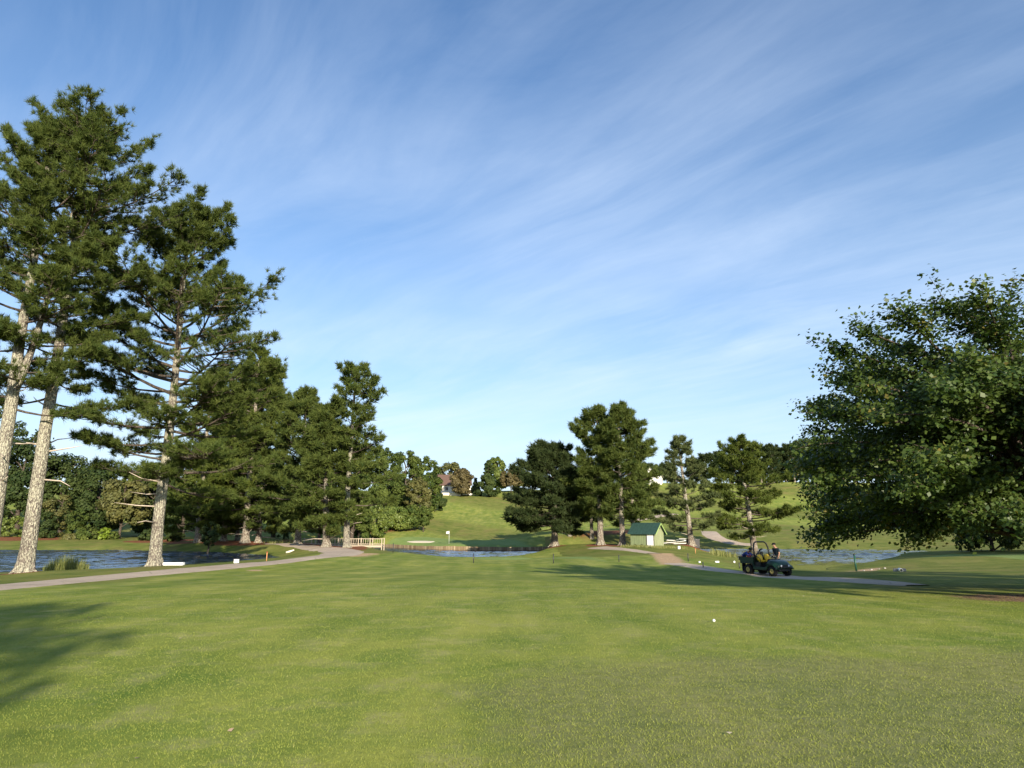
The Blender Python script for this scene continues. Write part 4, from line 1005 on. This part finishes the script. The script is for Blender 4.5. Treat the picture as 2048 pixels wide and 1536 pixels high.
# ------------------------------------------------------------------ utility vehicle on the right path
def wheel(root, x, y, r, w, sy):
    o = MB().lathe([(r * .55, -w / 2), (r * .86, -w / 2), (r * .97, -w * .36), (r, -w * .2), (r, w * .2), (r * .97, w * .36), (r * .86, w / 2), (r * .55, w / 2)], 'Y', (x, y, r), 26)
    for k in range(14):
        a = k * 2 * math.pi / 14
        for s_ in (-1, 1): o.box((x + math.cos(a + s_ * .1) * r * .985, y + s_ * w * .22, r + math.sin(a + s_ * .1) * r * .985), (.05, w * .36, .05), Matrix.Rotation(-a, 3, 'Y'))
    ty = o.build("wheel", M['rubber'], root)
    MB().lathe([(.02, .0), (r * .18, .0), (r * .22, -.02), (r * .45, -.03), (r * .52, 0), (r * .57, .02)], 'Y', (x, y + sy * w * .38, r), 20).build("rim", M['rim_yellow'], ty)
def vehicle():
    p = hit(1535, 1151.5); z = gz1(*p) + .035
    rz = R(-63); root = empty("utility_vehicle", (p[0], p[1], z), rz)
    tag(root, "green utility vehicle with yellow seats and black roll bar on the path", 'utility vehicle')
    g_ = M['vehicle_green']; k = M['black']
    for x, r, w in ((-.86, .31, .30), (.98, .285, .24)):
        for sy in (-1, 1): wheel(root, x, sy * (.56 if x < 0 else .58), r, w, sy)
    # chassis and floor
    MB().box((.0, 0, .34), (2.1, .62, .14), None, .02).box((.12, 0, .42), (1.25, 1.22, .06), None, .01).tube([(-.86, -.5, .31), (-.86, .5, .31)], .06, 8).tube([(.98, -.5, .29), (.98, .5, .29)], .05, 8).box((1.28, 0, .36), (.10, .95, .12), None, .02).build("chassis", k, root)
    # side sill panels
    for sy in (-1, 1): MB().prism([(-.42, .34), (.55, .34), (.62, .48), (.60, .60), (.50, .50), (-.30, .50), (-.42, .66)], sy * .64 - .05, sy * .64 + .05).build("side_panel", g_, root, bevel=.015)
    MB().box((-.16, 0, .60), (.56, 1.22, .34), None, .03).build("seat_base", k, root)
    # hood: lofted wedge
    st = [(.52, .78, .62, .50), (.72, .93, .66, .52), (.95, .90, .66, .60), (1.15, .82, .62, .56), (1.32, .70, .55, .44), (1.38, .60, .50, .44)]
    vs, fs = [], []
    for x, zt, hw, zb in st:
        vs += [(x, -hw, zb), (x, -hw, zt - .10), (x, -hw + .10, zt - .02), (x, -hw * .45, zt), (x, hw * .45, zt), (x, hw - .10, zt - .02), (x, hw, zt - .10), (x, hw, zb)]
    for i in range(len(st) - 1):
        for j in range(7): fs.append((i * 8 + j, i * 8 + j + 1, (i + 1) * 8 + j + 1, (i + 1) * 8 + j))
        fs.append((i * 8 + 7, i * 8, (i + 1) * 8, (i + 1) * 8 + 7))
    fs += [tuple(range(8)), tuple(range(40, 48))[::-1]]
    hd = MB(); hd.add(vs, fs, True); hood = hd.build("hood", g_, root)
    MB().box((1.375, 0, .585), (.03, .80, .13), None, .01).build("grille", k, hood)
    for sy in (-1, 1): MB().lathe([(.0, .03), (.055, .025), (.065, 0)], 'X', (1.385, sy * .30, .60), 14).build("headlight", M['white'], root)
    # front fenders
    for sy in (-1, 1):
        a = np.linspace(R(15), R(165), 9); f_ = MB()
        vs = [(.98 + rr * math.cos(t), sy * yy, .30 + rr * .92 * math.sin(t)) for t in a for rr, yy in ((.38, .46), (.38, .74), (.41, .74), (.41, .46))]
        fs = [(i * 4 + j, i * 4 + (j + 1) % 4, (i + 1) * 4 + (j + 1) % 4, (i + 1) * 4 + j) for i in range(8) for j in range(4)] + [(0, 1, 2, 3), (32, 33, 34, 35)]
        f_.add(vs, fs, True); f_.build("fender", g_, root)
    MB().tube([(1.44, -.42, .38), (1.48, -.40, .52), (1.48, .40, .52), (1.44, .42, .38)], .028, 8).build("bumper", k, root)
    MB().box((.60, 0, .86), (.14, 1.05, .22), None, .04).box((.56, 0, .68), (.08, 1.1, .3), None, .02).build("dashboard", k, root)
    sw = MB(); c = Vector((.36, .30, 1.10)); ax = Vector((-.55, 0, .83)); u = Vector((0, 1, 0)); v = ax.cross(u)
    sw.tube([c + (u * math.cos(t) + v * math.sin(t)) * .19 for t in np.linspace(0, 2 * math.pi, 21)], .018, 6, False)
    for t in (.5, 2.6, 4.7): sw.tube([c, c + (u * math.cos(t) + v * math.sin(t)) * .19], .014, 5)
    sw.tube([c, c - ax * .32], .024, 6); sw.build("steering_wheel", k, root)
    for sy in (-.31, .31):
        s_ = MB(); s_.box((.06, sy, .83), (.44, .44, .11), Matrix.Rotation(R(-6), 3, 'Y'), .05); s_.build("seat", M['yellow'], root)
        vs, fs = [], []; prof = [(.0, .19), (.09, .215), (.20, .215), (.28, .19), (.325, .13), (.345, .05)]
        for zz, hw in prof:
            for dx, f in ((.055, .8), (.075, .4), (.075, -.4), (.055, -.8), (.0, -1), (-.06, -.85), (-.06, .85), (.0, 1)): vs.append((-.17 - zz * .28 + dx, sy + hw * f, .86 + zz))
        fs = [(i * 8 + j, i * 8 + (j + 1) % 8, (i + 1) * 8 + (j + 1) % 8, (i + 1) * 8 + j) for i in range(5) for j in range(8)] + [tuple(range(8)), tuple(range(40, 48))[::-1]]
        bk = MB(); bk.add(vs, fs, True); bk.build("backrest", M['yellow'], root)
    # cargo bed
    z0, z1 = .68, 1.02; x0, x1, hy = -1.46, -.40, .66
    MB().box(((x0 + x1) / 2, 0, z0), (x1 - x0, hy * 2, .05)).box((x1, 0, (z0 + z1) / 2), (.05, hy * 2, z1 - z0), None, .012) \
        .box(((x0 + x1) / 2, -hy, (z0 + z1) / 2), (x1 - x0 + .04, .05, z1 - z0), None, .012).box(((x0 + x1) / 2, hy, (z0 + z1) / 2), (x1 - x0 + .04, .05, z1 - z0), None, .012) \
        .box(((x0 + x1) / 2, -hy, z1), (x1 - x0 + .08, .09, .04), None, .01).box(((x0 + x1) / 2, hy, z1), (x1 - x0 + .08, .09, .04), None, .01) \
        .box(((x0 + x1) / 2, -hy - .02, z0 + .12), (x1 - x0, .05, .03), None, .01).build("cargo_bed", g_, root)
    MB().box((x0 - .02, 0, (z0 + z1) / 2), (.05, hy * 2 - .06, z1 - z0), None, .012).build("tailgate", g_, root)
    for sy in (-1, 1): MB().prism([(-1.30, .50), (-1.18, .68), (-.55, .68), (-.42, .50), (-.42, .66), (-.55, .70), (-1.3, .70)], sy * .60 - .12, sy * .60 + .10).build("fender", k, root)
    MB().tube([(-1.46, 0, .42), (-1.72, 0, .40)], .03, 8).box((-1.72, 0, .43), (.10, .10, .05)).build("hitch", k, root)
    # roll bar
    hp = [(-.34, -.60, .62), (-.34, -.62, 1.30), (-.38, -.60, 1.62), (-.42, -.50, 1.86), (-.44, -.34, 1.95), (-.44, .34, 1.95), (-.42, .50, 1.86), (-.38, .60, 1.62), (-.34, .62, 1.30), (-.34, .60, .62)]
    MB().tube(hp, .044, 10).tube([(-.40, -.60, 1.10), (-.40, .60, 1.10)], .022, 8).build("roll_bar", k, root)
    for sy in (-1, 1): MB().tube([(-.36, sy * .61, 1.22), (.10, sy * .62, .98), (.14, sy * .62, .70)], .022, 8).build("grab_rail", k, root)
    W_ = lambda a: world_of((p[0], p[1], z), rz, a)
    # cargo, each a thing of its own
    q = W_((-.72, .12, .71)); e = empty("leaf_blower", q, rz + .4); tag(e, "black backpack blower standing in the vehicle's cargo bed", 'blower')
    MB().box((0, 0, .30), (.36, .46, .44), None, .09).build("engine", k, e); MB().box((.20, 0, .36), (.06, .40, .60), None, .02).build("back_frame", M['dark_metal'], e)
    MB().tube([(-.1, .2, .45), (-.15, .42, .55), (-.05, .5, .75), (.1, .42, .80)], .05, 8).build("blower_tube", k, e)
    MB().tube([(.0, -.15, .5), (.0, -.15, .86)], .012, 6).build("control_lever", k, e)
    q = W_((-1.12, -.26, .71)); e = empty("fuel_can", q, rz + .3); tag(e, "red fuel can in the vehicle's cargo bed", 'fuel can')
    MB().box((0, 0, .18), (.34, .24, .36), None, .05).build("can", M['red'], e); MB().tube([(.12, 0, .36), (.10, 0, .44), (-.08, 0, .44), (-.10, 0, .36)], .018, 6).build("handle", M['red'], e); MB().tube([(.13, 0, .34), (.2, 0, .46)], .022, 8).build("spout", k, e)
    return p, z, rz, W_
VP, VZ, VR, VW = vehicle()

# ------------------------------------------------------------------ people: one skinned body each, clothing as children
M['skin'] = simple("skin", (.36, .20, .13), .6, .3, .06, 8)
M['navy'] = simple("dark_navy_cloth", (.012, .020, .026), .85, .1, .15, 12)
M['khaki'] = simple("grey_khaki_cloth", (.26, .26, .20), .85, .1, .10, 12)
M['blue'] = simple("blue_shirt_cloth", (.035, .055, .20), .85, .1, .12, 12)
M['hair'] = simple("black_cloth_cap", (.010, .010, .011), .8, .1, .15, 12)
M['shoe'] = simple("dark_shoes", (.03, .025, .02), .7, .2, .15, 12)
M['straw_hat'] = simple("dark_green_hat", (.030, .040, .028), .85, .1, .15, 12)
def skin_obj(name, pts, edges, rad, mat, parent, root_i=0, sub=2):
    me = bpy.data.meshes.new(name); me.from_pydata([tuple(map(float, p)) for p in pts], edges, []); me.update()
    o = bpy.data.objects.new(name, me); COL.objects.link(o); o.parent = parent
    md = o.modifiers.new("skin", 'SKIN'); md.use_smooth_shade = True
    if not me.skin_vertices: me.skin_vertices.new()
    for i, r in enumerate(rad):
        v = me.skin_vertices[0].data[i]; v.radius = (r, r) if not hasattr(r, '__len__') else r; v.use_root = (i == root_i)
    o.modifiers.new("smooth", 'SUBSURF').levels = sub; o.modifiers["smooth"].render_levels = sub
    me.materials.append(mat); return o
def person(label, q, rz, J, shirt, trousers, hat, short_sleeve=True, shorts=False):
    """J: joint name -> local position (facing +x, feet at z 0)"""
    root = empty("person", q, rz); tag(root, label, 'person')
    names = list(J); ix = {n: i for i, n in enumerate(names)}; pts = [J[n] for n in names]; E = []
    RAD = dict(pelvis=(.15, .11), waist=(.135, .10), chest=(.165, .115), neck=.055, jaw=.072, head=.098, crown=.065, shoulder=.065, elbow=.045, wrist=.03, palm=.038, hip=.095, knee=.062, ankle=.042, toe=.04)
    rad = [RAD[n.split('_')[0]] for n in names]
    for a, b in (('pelvis', 'waist'), ('waist', 'chest'), ('chest', 'neck'), ('neck', 'jaw'), ('jaw', 'head'), ('head', 'crown')): E.append((ix[a], ix[b]))
    for s in 'lr':
        for a, b in (('chest', 'shoulder_' + s), ('shoulder_' + s, 'elbow_' + s), ('elbow_' + s, 'wrist_' + s), ('wrist_' + s, 'palm_' + s), ('pelvis', 'hip_' + s), ('hip_' + s, 'knee_' + s), ('knee_' + s, 'ankle_' + s), ('ankle_' + s, 'toe_' + s)): E.append((ix[a], ix[b]))
        w = Vector(J['wrist_' + s]); pm = Vector(J['palm_' + s]); d = (pm - w).normalized(); sd = d.cross(Vector((0, 0, 1)) if abs(d.z) < .8 else Vector((1, 0, 0))).normalized(); cu = d.cross(sd)
        for k, (o_, l) in enumerate(((-.030, .070), (-.010, .082), (.010, .078), (.029, .060))):
            b = len(pts); pts += [pm + sd * o_ * .7 + d * .02, pm + sd * o_ + d * (.03 + l * .5), pm + sd * o_ + d * (.02 + l) + cu * .025]; rad += [.012, .009, .007]
            E += [(ix['palm_' + s], b), (b, b + 1), (b + 1, b + 2)]
        b = len(pts); pts += [pm - d * .02 + sd * .045, pm + d * .03 + sd * .062]; rad += [.011, .008]; E += [(ix['wrist_' + s], b), (b, b + 1)]
    skin_obj("body", pts, E, rad, M['skin'], root)
    hd = Vector(J['head']); jw = Vector(J['jaw']); up = (Vector(J['crown']) - jw).normalized(); fw = (Vector(J['face']) if 'face' in J else Vector((1, 0, 0)))
    fw = (FWD[label] - up * FWD[label].dot(up)).normalized(); sd = up.cross(fw)
    f = MB(); n0 = hd + fw * .095 - up * .035; f.ball(n0, (.018, .016, .022), 1); f.build("nose", M['skin'], root)
    for s in (-1, 1):
        MB().ball(hd + fw * .088 + sd * s * .034 + up * .002, .012, 1).build("eye", M['white'], root); MB().ball(hd + sd * s * .098 - up * .02, (.02, .012, .03), 1).build("ear", M['skin'], root)
    MB().ball(hd + fw * .086 - up * .075, (.012, .024, .008), 1).build("mouth", M['red'], root)
    # shirt, trousers, shoes
    sp_, se, sr = [], [], []
    def v(p, r): sp_.append(tuple(p)); sr.append(r); return len(sp_) - 1
    a = v(J['pelvis'], (.165, .125)); b = v(J['waist'], (.155, .118)); c = v(J['chest'], (.182, .130)); d = v(Vector(J['chest']).lerp(Vector(J['neck']), .7), (.085, .075)); se += [(a, b), (b, c), (c, d)]
    for s in 'lr':
        e = v(J['shoulder_' + s], .082); m = v(Vector(J['shoulder_' + s]).lerp(Vector(J['elbow_' + s]), .75 if short_sleeve else 1.0), .066); se += [(c, e), (e, m)]
        if not short_sleeve: w_ = v(Vector(J['elbow_' + s]).lerp(Vector(J['wrist_' + s]), .9), .045); se.append((m, w_))
    skin_obj("shirt", sp_, se, sr, M[shirt], root)
    sp_, se, sr = [], [], []
    a = v(J['pelvis'], (.172, .132))
    for s in 'lr':
        h = v(J['hip_' + s], .112); k_ = v(J['knee_' + s], .088); se += [(a, h), (h, k_)]
        if not shorts: an = v(J['ankle_' + s], .068); se.append((k_, an))
    skin_obj("shorts" if shorts else "trousers", sp_, se, sr, M[trousers], root)
    for s in 'lr':
        sp_, se, sr = [], [], []; an = Vector(J['ankle_' + s]); to = Vector(J['toe_' + s])
        i0 = v(an + Vector((0, 0, -.02)), .052); i1 = v(an.lerp(to, .5) + Vector((0, 0, -.015)), .05); i2 = v(to, .045); se = [(i0, i1), (i1, i2)]
        skin_obj("shoe", sp_, se, sr, M['shoe'], root, sub=1)
    hm = MB(); n = 16; rot = up.to_track_quat('Z', 'X').to_matrix()
    if hat == 'cap':
        prof = [(.116, -.01), (.118, .02), (.108, .07), (.075, .11), (.0, .125)]
    else:
        prof = [(.20, -.012), (.205, 0), (.112, .012), (.112, .07), (.09, .11), (.0, .12)]
    t = MB(); t.lathe(prof, 'Z', (0, 0, 0), n)
    if hat == 'cap':
        t.add([(.09, -.08, .0), (.19, -.06, -.015), (.215, 0, -.02), (.19, .06, -.015), (.09, .08, .0), (.09, -.08, .012), (.19, -.06, -.003), (.215, 0, -.008), (.19, .06, -.003), (.09, .08, .012)], [(0, 1, 2, 3, 4), (9, 8, 7, 6, 5), (0, 5, 6, 1), (1, 6, 7, 2), (2, 7, 8, 3), (3, 8, 9, 4)])
    ang = math.atan2(fw.y, fw.x); base = hd + up * .035
    rm = rot if abs(up.z) < .97 else Matrix.Identity(3)
    hm.add([base + (Matrix.Rotation(ang, 3, 'Z') @ Vector(q_) if abs(up.z) >= .80 else (fw * q_[0] + sd * q_[1] + up * q_[2])) for q_ in t.v], t.f, True)
    hm.build("cap" if hat == 'cap' else "hat", M['hair'] if hat == 'cap' else M['straw_hat'], root)
    return root
FWD = {}
def standing(lean=0.0, stoop=0.0):
    return {'pelvis': (0, 0, .95), 'waist': (.02 + lean * .3, 0, 1.12), 'chest': (.03 + lean * .7, 0, 1.36), 'neck': (.04 + lean, 0, 1.53), 'jaw': (.07 + lean * 1.15 + stoop, 0, 1.58), 'head': (.075 + lean * 1.2 + stoop, 0, 1.665), 'crown': (.06 + lean * 1.25 + stoop, 0, 1.735),
            'shoulder_l': (.02 + lean * .75, .19, 1.42), 'elbow_l': (.02 + lean * .6, .25, 1.13), 'wrist_l': (.14 + lean * .4, .24, .90), 'palm_l': (.18 + lean * .4, .235, .83),
            'shoulder_r': (.02 + lean * .75, -.19, 1.42), 'elbow_r': (-.02 + lean * .6, -.25, 1.13), 'wrist_r': (.08 + lean * .4, -.26, .89), 'palm_r': (.11 + lean * .4, -.26, .82),
            'hip_l': (0, .10, .90), 'knee_l': (.05, .11, .50), 'ankle_l': (-.02, .12, .09), 'toe_l': (.15, .14, .045), 'hip_r': (0, -.10, .90), 'knee_r': (.10, -.11, .50), 'ankle_r': (.08, -.12, .09), 'toe_r': (.25, -.14, .045)}
L1 = "person in dark shirt and black cap standing behind the vehicle's hood"
FWD[L1] = Vector((.85, 0, -.5))
x0 = at(1554, 1105, 45.8)[0]; person(L1, (x0, 45.8, gz1(x0, 45.8)), R(205), standing(.08, .05), 'navy', 'khaki', 'cap', True, True)
L2 = "person in blue shirt and brimmed hat leaning over the vehicle's cargo bed"
J = standing()
J.update({'waist': (.10, 0, 1.06), 'chest': (.33, 0, 1.20), 'neck': (.47, 0, 1.29), 'jaw': (.54, 0, 1.33), 'head': (.58, 0, 1.40), 'crown': (.60, 0, 1.47), 'shoulder_l': (.36, .19, 1.22), 'elbow_l': (.55, .24, 1.08), 'wrist_l': (.76, .16, 1.06), 'palm_l': (.83, .14, 1.05),
          'shoulder_r': (.36, -.19, 1.22), 'elbow_r': (.56, -.25, 1.07), 'wrist_r': (.78, -.16, 1.08), 'palm_r': (.85, -.14, 1.07)})
FWD[L2] = Vector((.9, 0, -.4))
q = VW((-1.98, .05, 0)); person(L2, (q[0], q[1], gz1(q[0], q[1])), VR + R(14), J, 'blue', 'navy', 'hat', False)

# ------------------------------------------------------------------ small course things
def stake(name, label, cat, px, py, h, r, mat, group=None, D=None, cap=None):
    p = hit(px, py) if D is None else G(px, D)[:2]; z = gz1(*p)
    root = empty(name, (p[0], p[1], z)); tag(root, label, cat, group)
    MB().tube([(0, 0, -.1), (0, 0, h)], r, 8).build("stake", M[mat], root)
    if cap: MB().lathe([(0, h + .05), (r * 1.7, h + .03), (r * 1.7, h - .02), (r, h - .03)], 'Z', (0, 0, 0), 10).build("cap", M[cap], root)
    return root
gs = 'short dark stakes across the fairway end'
for px, py, h, lb in ((786, 1106, .95, "dark stake at the left end of the row before the middle pond"), (947, 1126, .75, "dark stake on the mown tongue in front of the middle pond"), (1107, 1127, .75, "dark stake at the edge of the long tree shadow"), (1238, 1124, .55, "dark stake left of the sandy washed-out path"),
                      (1376.5, 1123, .62, "dark stake right of the sandy washed-out path"), (1406.5, 1136, .40, "stubby dark stake beside the right path's edge"), (1479, 1137, .40, "stubby dark stake just left of the utility vehicle")):
    stake("distance_stake", lb, 'stake', px, py, h, .035, 'dark_metal', gs)
stake("hazard_stake", "orange stake standing at the murky end of the left pond", 'stake', 533, 1122, .62, .030, 'orange', 'pale hazard stakes by the water', cap='red')
stake("hazard_stake", "pale stake on the rough left of the reeds", 'stake', 1391, 1107, .60, .030, 'orange', 'pale hazard stakes by the water', cap='red')
stake("hazard_stake", "pale stake near the green post at the right pond's shore", 'stake', 1691, 1127, .55, .030, 'orange', 'pale hazard stakes by the water', cap='red')
p = hit(1713, 1142.5); z = gz1(*p); e = empty("marker_post", (p[0], p[1], z)); tag(e, "tall dark green round post beside the right path", 'post')
MB().tube([(-.0, 0, -.1), (-.045, 0, 1.02)], .055, 14).build("post", M['green_post'], e); MB().lathe([(0, 1.06), (.06, 1.05), (.066, 1.0), (.06, .98)], 'Z', (-.045, 0, 0), 14).build("cap", M['black'], e)
def block(name, label, cat, px, py, size, mat, rz=0, lid=None, group=None):
    p = hit(px, py); z = gz1(*p); root = empty(name, (p[0], p[1], z), rz); tag(root, label, cat, group)
    MB().box((0, 0, size[2] / 2 - .03), size, None, min(size) * .12).build("body", M[mat], root)
    if lid: MB().box((0, 0, size[2] - .01), (size[0] * 1.08, size[1] * 1.08, size[2] * .14), None, .01).build("lid", M[lid], root)
block("marker_box", "small white box on the left pond's near shore", 'box', 473, 1126, (.34, .3, .26), 'white', .2, 'white_paint')
block("marker_box", "white box at the waterline left of the thin-topped pine", 'box', 1357.5, 1098.0, (.34, .3, .34), 'white_paint', .3, 'white')
block("tee_marker", "widest white marker on the grass between reeds and path", 'marker', 1434, 1125, (.30, .18, .14), 'white_paint', .1)
block("tee_marker", "small white marker on the grass below the pale stake", 'marker', 1399, 1125.5, (.13, .12, .14), 'white', .1)
block("tee_marker", "small white marker just left of the utility vehicle's bed", 'marker', 1468.5, 1125.5, (.12, .12, .16), 'white', .1)
p = hit(578, 1106); z = gz1(*p); o = MB().tube([(p[0] - .35, p[1], z + .05), (p[0], p[1] + .1, z + .14), (p[0] + .5, p[1] + .2, z + .32)], [.09, .12, .07], 8).build("broken_log", M['cream']); tag(o, "pale yellow broken log on the bank above the left pond", 'log')
# white plank on edge by the layered pine
q = G(352, 41.0); o = MB().box((0, 0, .10), (1.15, .30, .16), None, .02).build("bench_plank", M['white'], loc=(q[0], q[1], q[2]), rz=R(3)); tag(o, "white plank lying at the foot of the layered pine", 'plank')
# culvert headwall and stones by the right path
p = hit(1800, 1143); z = gz1(*p)
rnd = random.Random(8)
for i in range(4):
    a = hit(1730 + i * 14 + rnd.uniform(-4, 4), 1141 - i * 1.2 + rnd.uniform(-1, 1)); s_ = rnd.uniform(.06, .14); m_ = MB(); m_.ball((0, 0, s_ * .3), (s_ * 1.3, s_, s_ * .7), 1)
    m_.v = [(x * rnd.uniform(.85, 1.15), y * rnd.uniform(.85, 1.15), zz) for x, y, zz in m_.v]
    o = m_.build("rock", M['concrete'], loc=(a[0], a[1], gz1(*a)), rz=rnd.uniform(0, 3)); tag(o, "grey rock in the line between green post and drain mouth", 'rock', 'rocks along the right drain')
e = empty("drain_pipe", (p[0], p[1], z), R(-20)); tag(e, "white drain pipe mouth with concrete collar right of the green post", 'pipe')
MB().lathe([(.08, -.5), (.10, -.5), (.10, .2), (.08, .2)], 'Y', (0, 0, .10), 16).build("pipe", M['white'], e); MB().box((-.22, .1, .06), (.24, .2, .22), None, .03).box((.22, .1, .06), (.24, .2, .22), None, .03).build("collar", M['concrete'], e)
# golf ball
p = hit(1428, 1245.5); z = gz1(*p); o = MB().ball((0, 0, 0), .0245, 3).build("golf_ball", M['white'], loc=(p[0], p[1], z + .034)); tag(o, "white golf ball lying on the open fairway", 'golf ball')

# ------------------------------------------------------------------ reeds, turf, litter
def blades(name, P, h, w, mat, rng, lean=.25, parent=None, tint=None, seg=2):
    n = len(P); a = rng.uniform(0, 2 * math.pi, n); d = np.c_[np.cos(a), np.sin(a), np.zeros(n)]
    b = rng.uniform(0, 2 * math.pi, n); l = np.c_[np.cos(b), np.sin(b), np.zeros(n)] * (lean * rng.uniform(.2, 1.3, n) * h)[:, None]
    up = np.c_[np.zeros(n), np.zeros(n), h]; s = d * (w / 2 if np.isscalar(w) else (w / 2)[:, None])
    V = np.stack([P - s, P + s, P + up * .6 + l * .4 + s * .7, P + up * .6 + l * .4 - s * .7, P + up + l + s * .1, P + up + l - s * .1], 1).reshape(-1, 3)
    k = np.arange(n)[:, None] * 6
    Fq = np.concatenate([k + np.array([[0, 1, 2, 3]]), k + np.array([[3, 2, 4, 5]])])
    t = rng.beta(2, 3, n) if tint is None else tint
    return np_mesh(name, V, Fq, M[mat], parent, {'tint': ('FLOAT', np.repeat(t, 6))})
rng = np.random.default_rng(21)
def tuft_clump(label, px0, px1, D0, D1, n, h0, h1, name="reed_clump"):
    D = rng.uniform(D0, D1, n); px = rng.uniform(px0, px1, n); x = at(px, 1130, D)[:, 0]; z = gz(x, D)
    e = empty(name, (x.mean(), D.mean(), z.mean())); tag(e, label, 'reeds')
    P = np.c_[x, D, z] - np.array([x.mean(), D.mean(), z.mean()]); c = 1 - .6 * np.abs((px - (px0 + px1) / 2) / ((px1 - px0) / 2)) ** 2
    blades("foliage", P, (rng.uniform(h0, h1, n) * c), .022, 'reed', rng, .35, e, np.clip(rng.normal(.45, .2, n), 0, 1))
tuft_clump("clump of tall pond grass beside the tallest pine's foot", 88, 178, 44.0, 46.8, 1300, .7, 1.25)
def reed_band(name, poly, n, h0, h1, w, D0, D1):
    pts = np.array([hit(*p) for p in poly]); lo, hi = pts.min(0) - 1, pts.max(0) + 1
    q = rng.uniform(lo, hi, (n * 4, 2)); q = q[poly_sd(q[:, 0], q[:, 1], pts) < 0][:n]
    o = blades(name, np.c_[q, gz(q[:, 0], q[:, 1])], rng.uniform(h0, h1, len(q)), w, 'reed', rng, .3, None, np.clip(rng.normal(.62, .2, len(q)), 0, 1)); tag(o, kind='stuff'); return o
reed_band("reeds", [(1418, 1107), (1450, 1108), (1494, 1112), (1500, 1115), (1475, 1115.5), (1430, 1111)], 2600, .35, .85, .05, 0, 0)
reed_band("reeds", [(1240, 1093.5), (1330, 1095), (1375, 1096), (1375, 1099), (1320, 1098), (1240, 1095.5)], 1800, .12, .32, .05, 0, 0)
reed_band("reeds", [(560, 1088.5), (600, 1090), (600, 1084), (560, 1080), (515, 1082), (515, 1087)], 900, .2, .5, .05, 0, 0)

def turf():
    n = 330000
    # density falls with distance so that every part of the picture gets about the same number of blades
    u = rng.random(n); r = 3.6 * (26 / 3.6) ** u; a = np.radians(rng.uniform(-44, 44, n))
    x = r * np.sin(a); y = r * np.cos(a)
    P = np.c_[x, y, gz(x, y) - .004]
    hh = rng.uniform(.009, .020, n) * np.clip(1.15 - r / 45, .5, 1.1)
    wd = .0026 + .00045 * r
    dryv = disc(3.2, 6.6, 3.6, 2.6, x, y, .6); t = np.clip(rng.beta(2.2, 3.0, n) + .12 * dryv * rng.random(n) + .35 * (rng.random(n) < .03), 0, 1)
    o = blades("grass", P, hh, wd, 'grass', rng, .8, None, t); tag(o, kind='stuff')
turf()
def fallen():
    n = 22; px = rng.uniform(0, 2048, n); py = 1150 + 330 * rng.random(n) ** 1.6; Q = []
    for a, b in zip(px, py):
        z_ = CAM_Z; D = 1.6 * F / (b - 1055); 
        if D < 34: Q.append((at(a, b, D)[0], D))
    Q = np.array(Q); l = rng.uniform(0, 1, (70, 2)) * [4.0, 3.5] + [14.5, 18.5]; Q = np.r_[Q, l]
    P = np.c_[Q, gz(Q[:, 0], Q[:, 1]) + .03]
    V, Fc, T = leaves(P, np.array([0, 0, 1.0]) + rng.normal(0, .35, P.shape), .042, rng, rng.random(len(P)))
    o = np_mesh("fallen_leaves", V, Fc, M['fallen'], None, {'tint': ('FLOAT', T)}); tag(o, kind='stuff')
M['fallen'] = mat_leaf("dry_fallen_leaves", (.22, .13, .07), (.62, .56, .42), .1, .7, .2)
fallen()
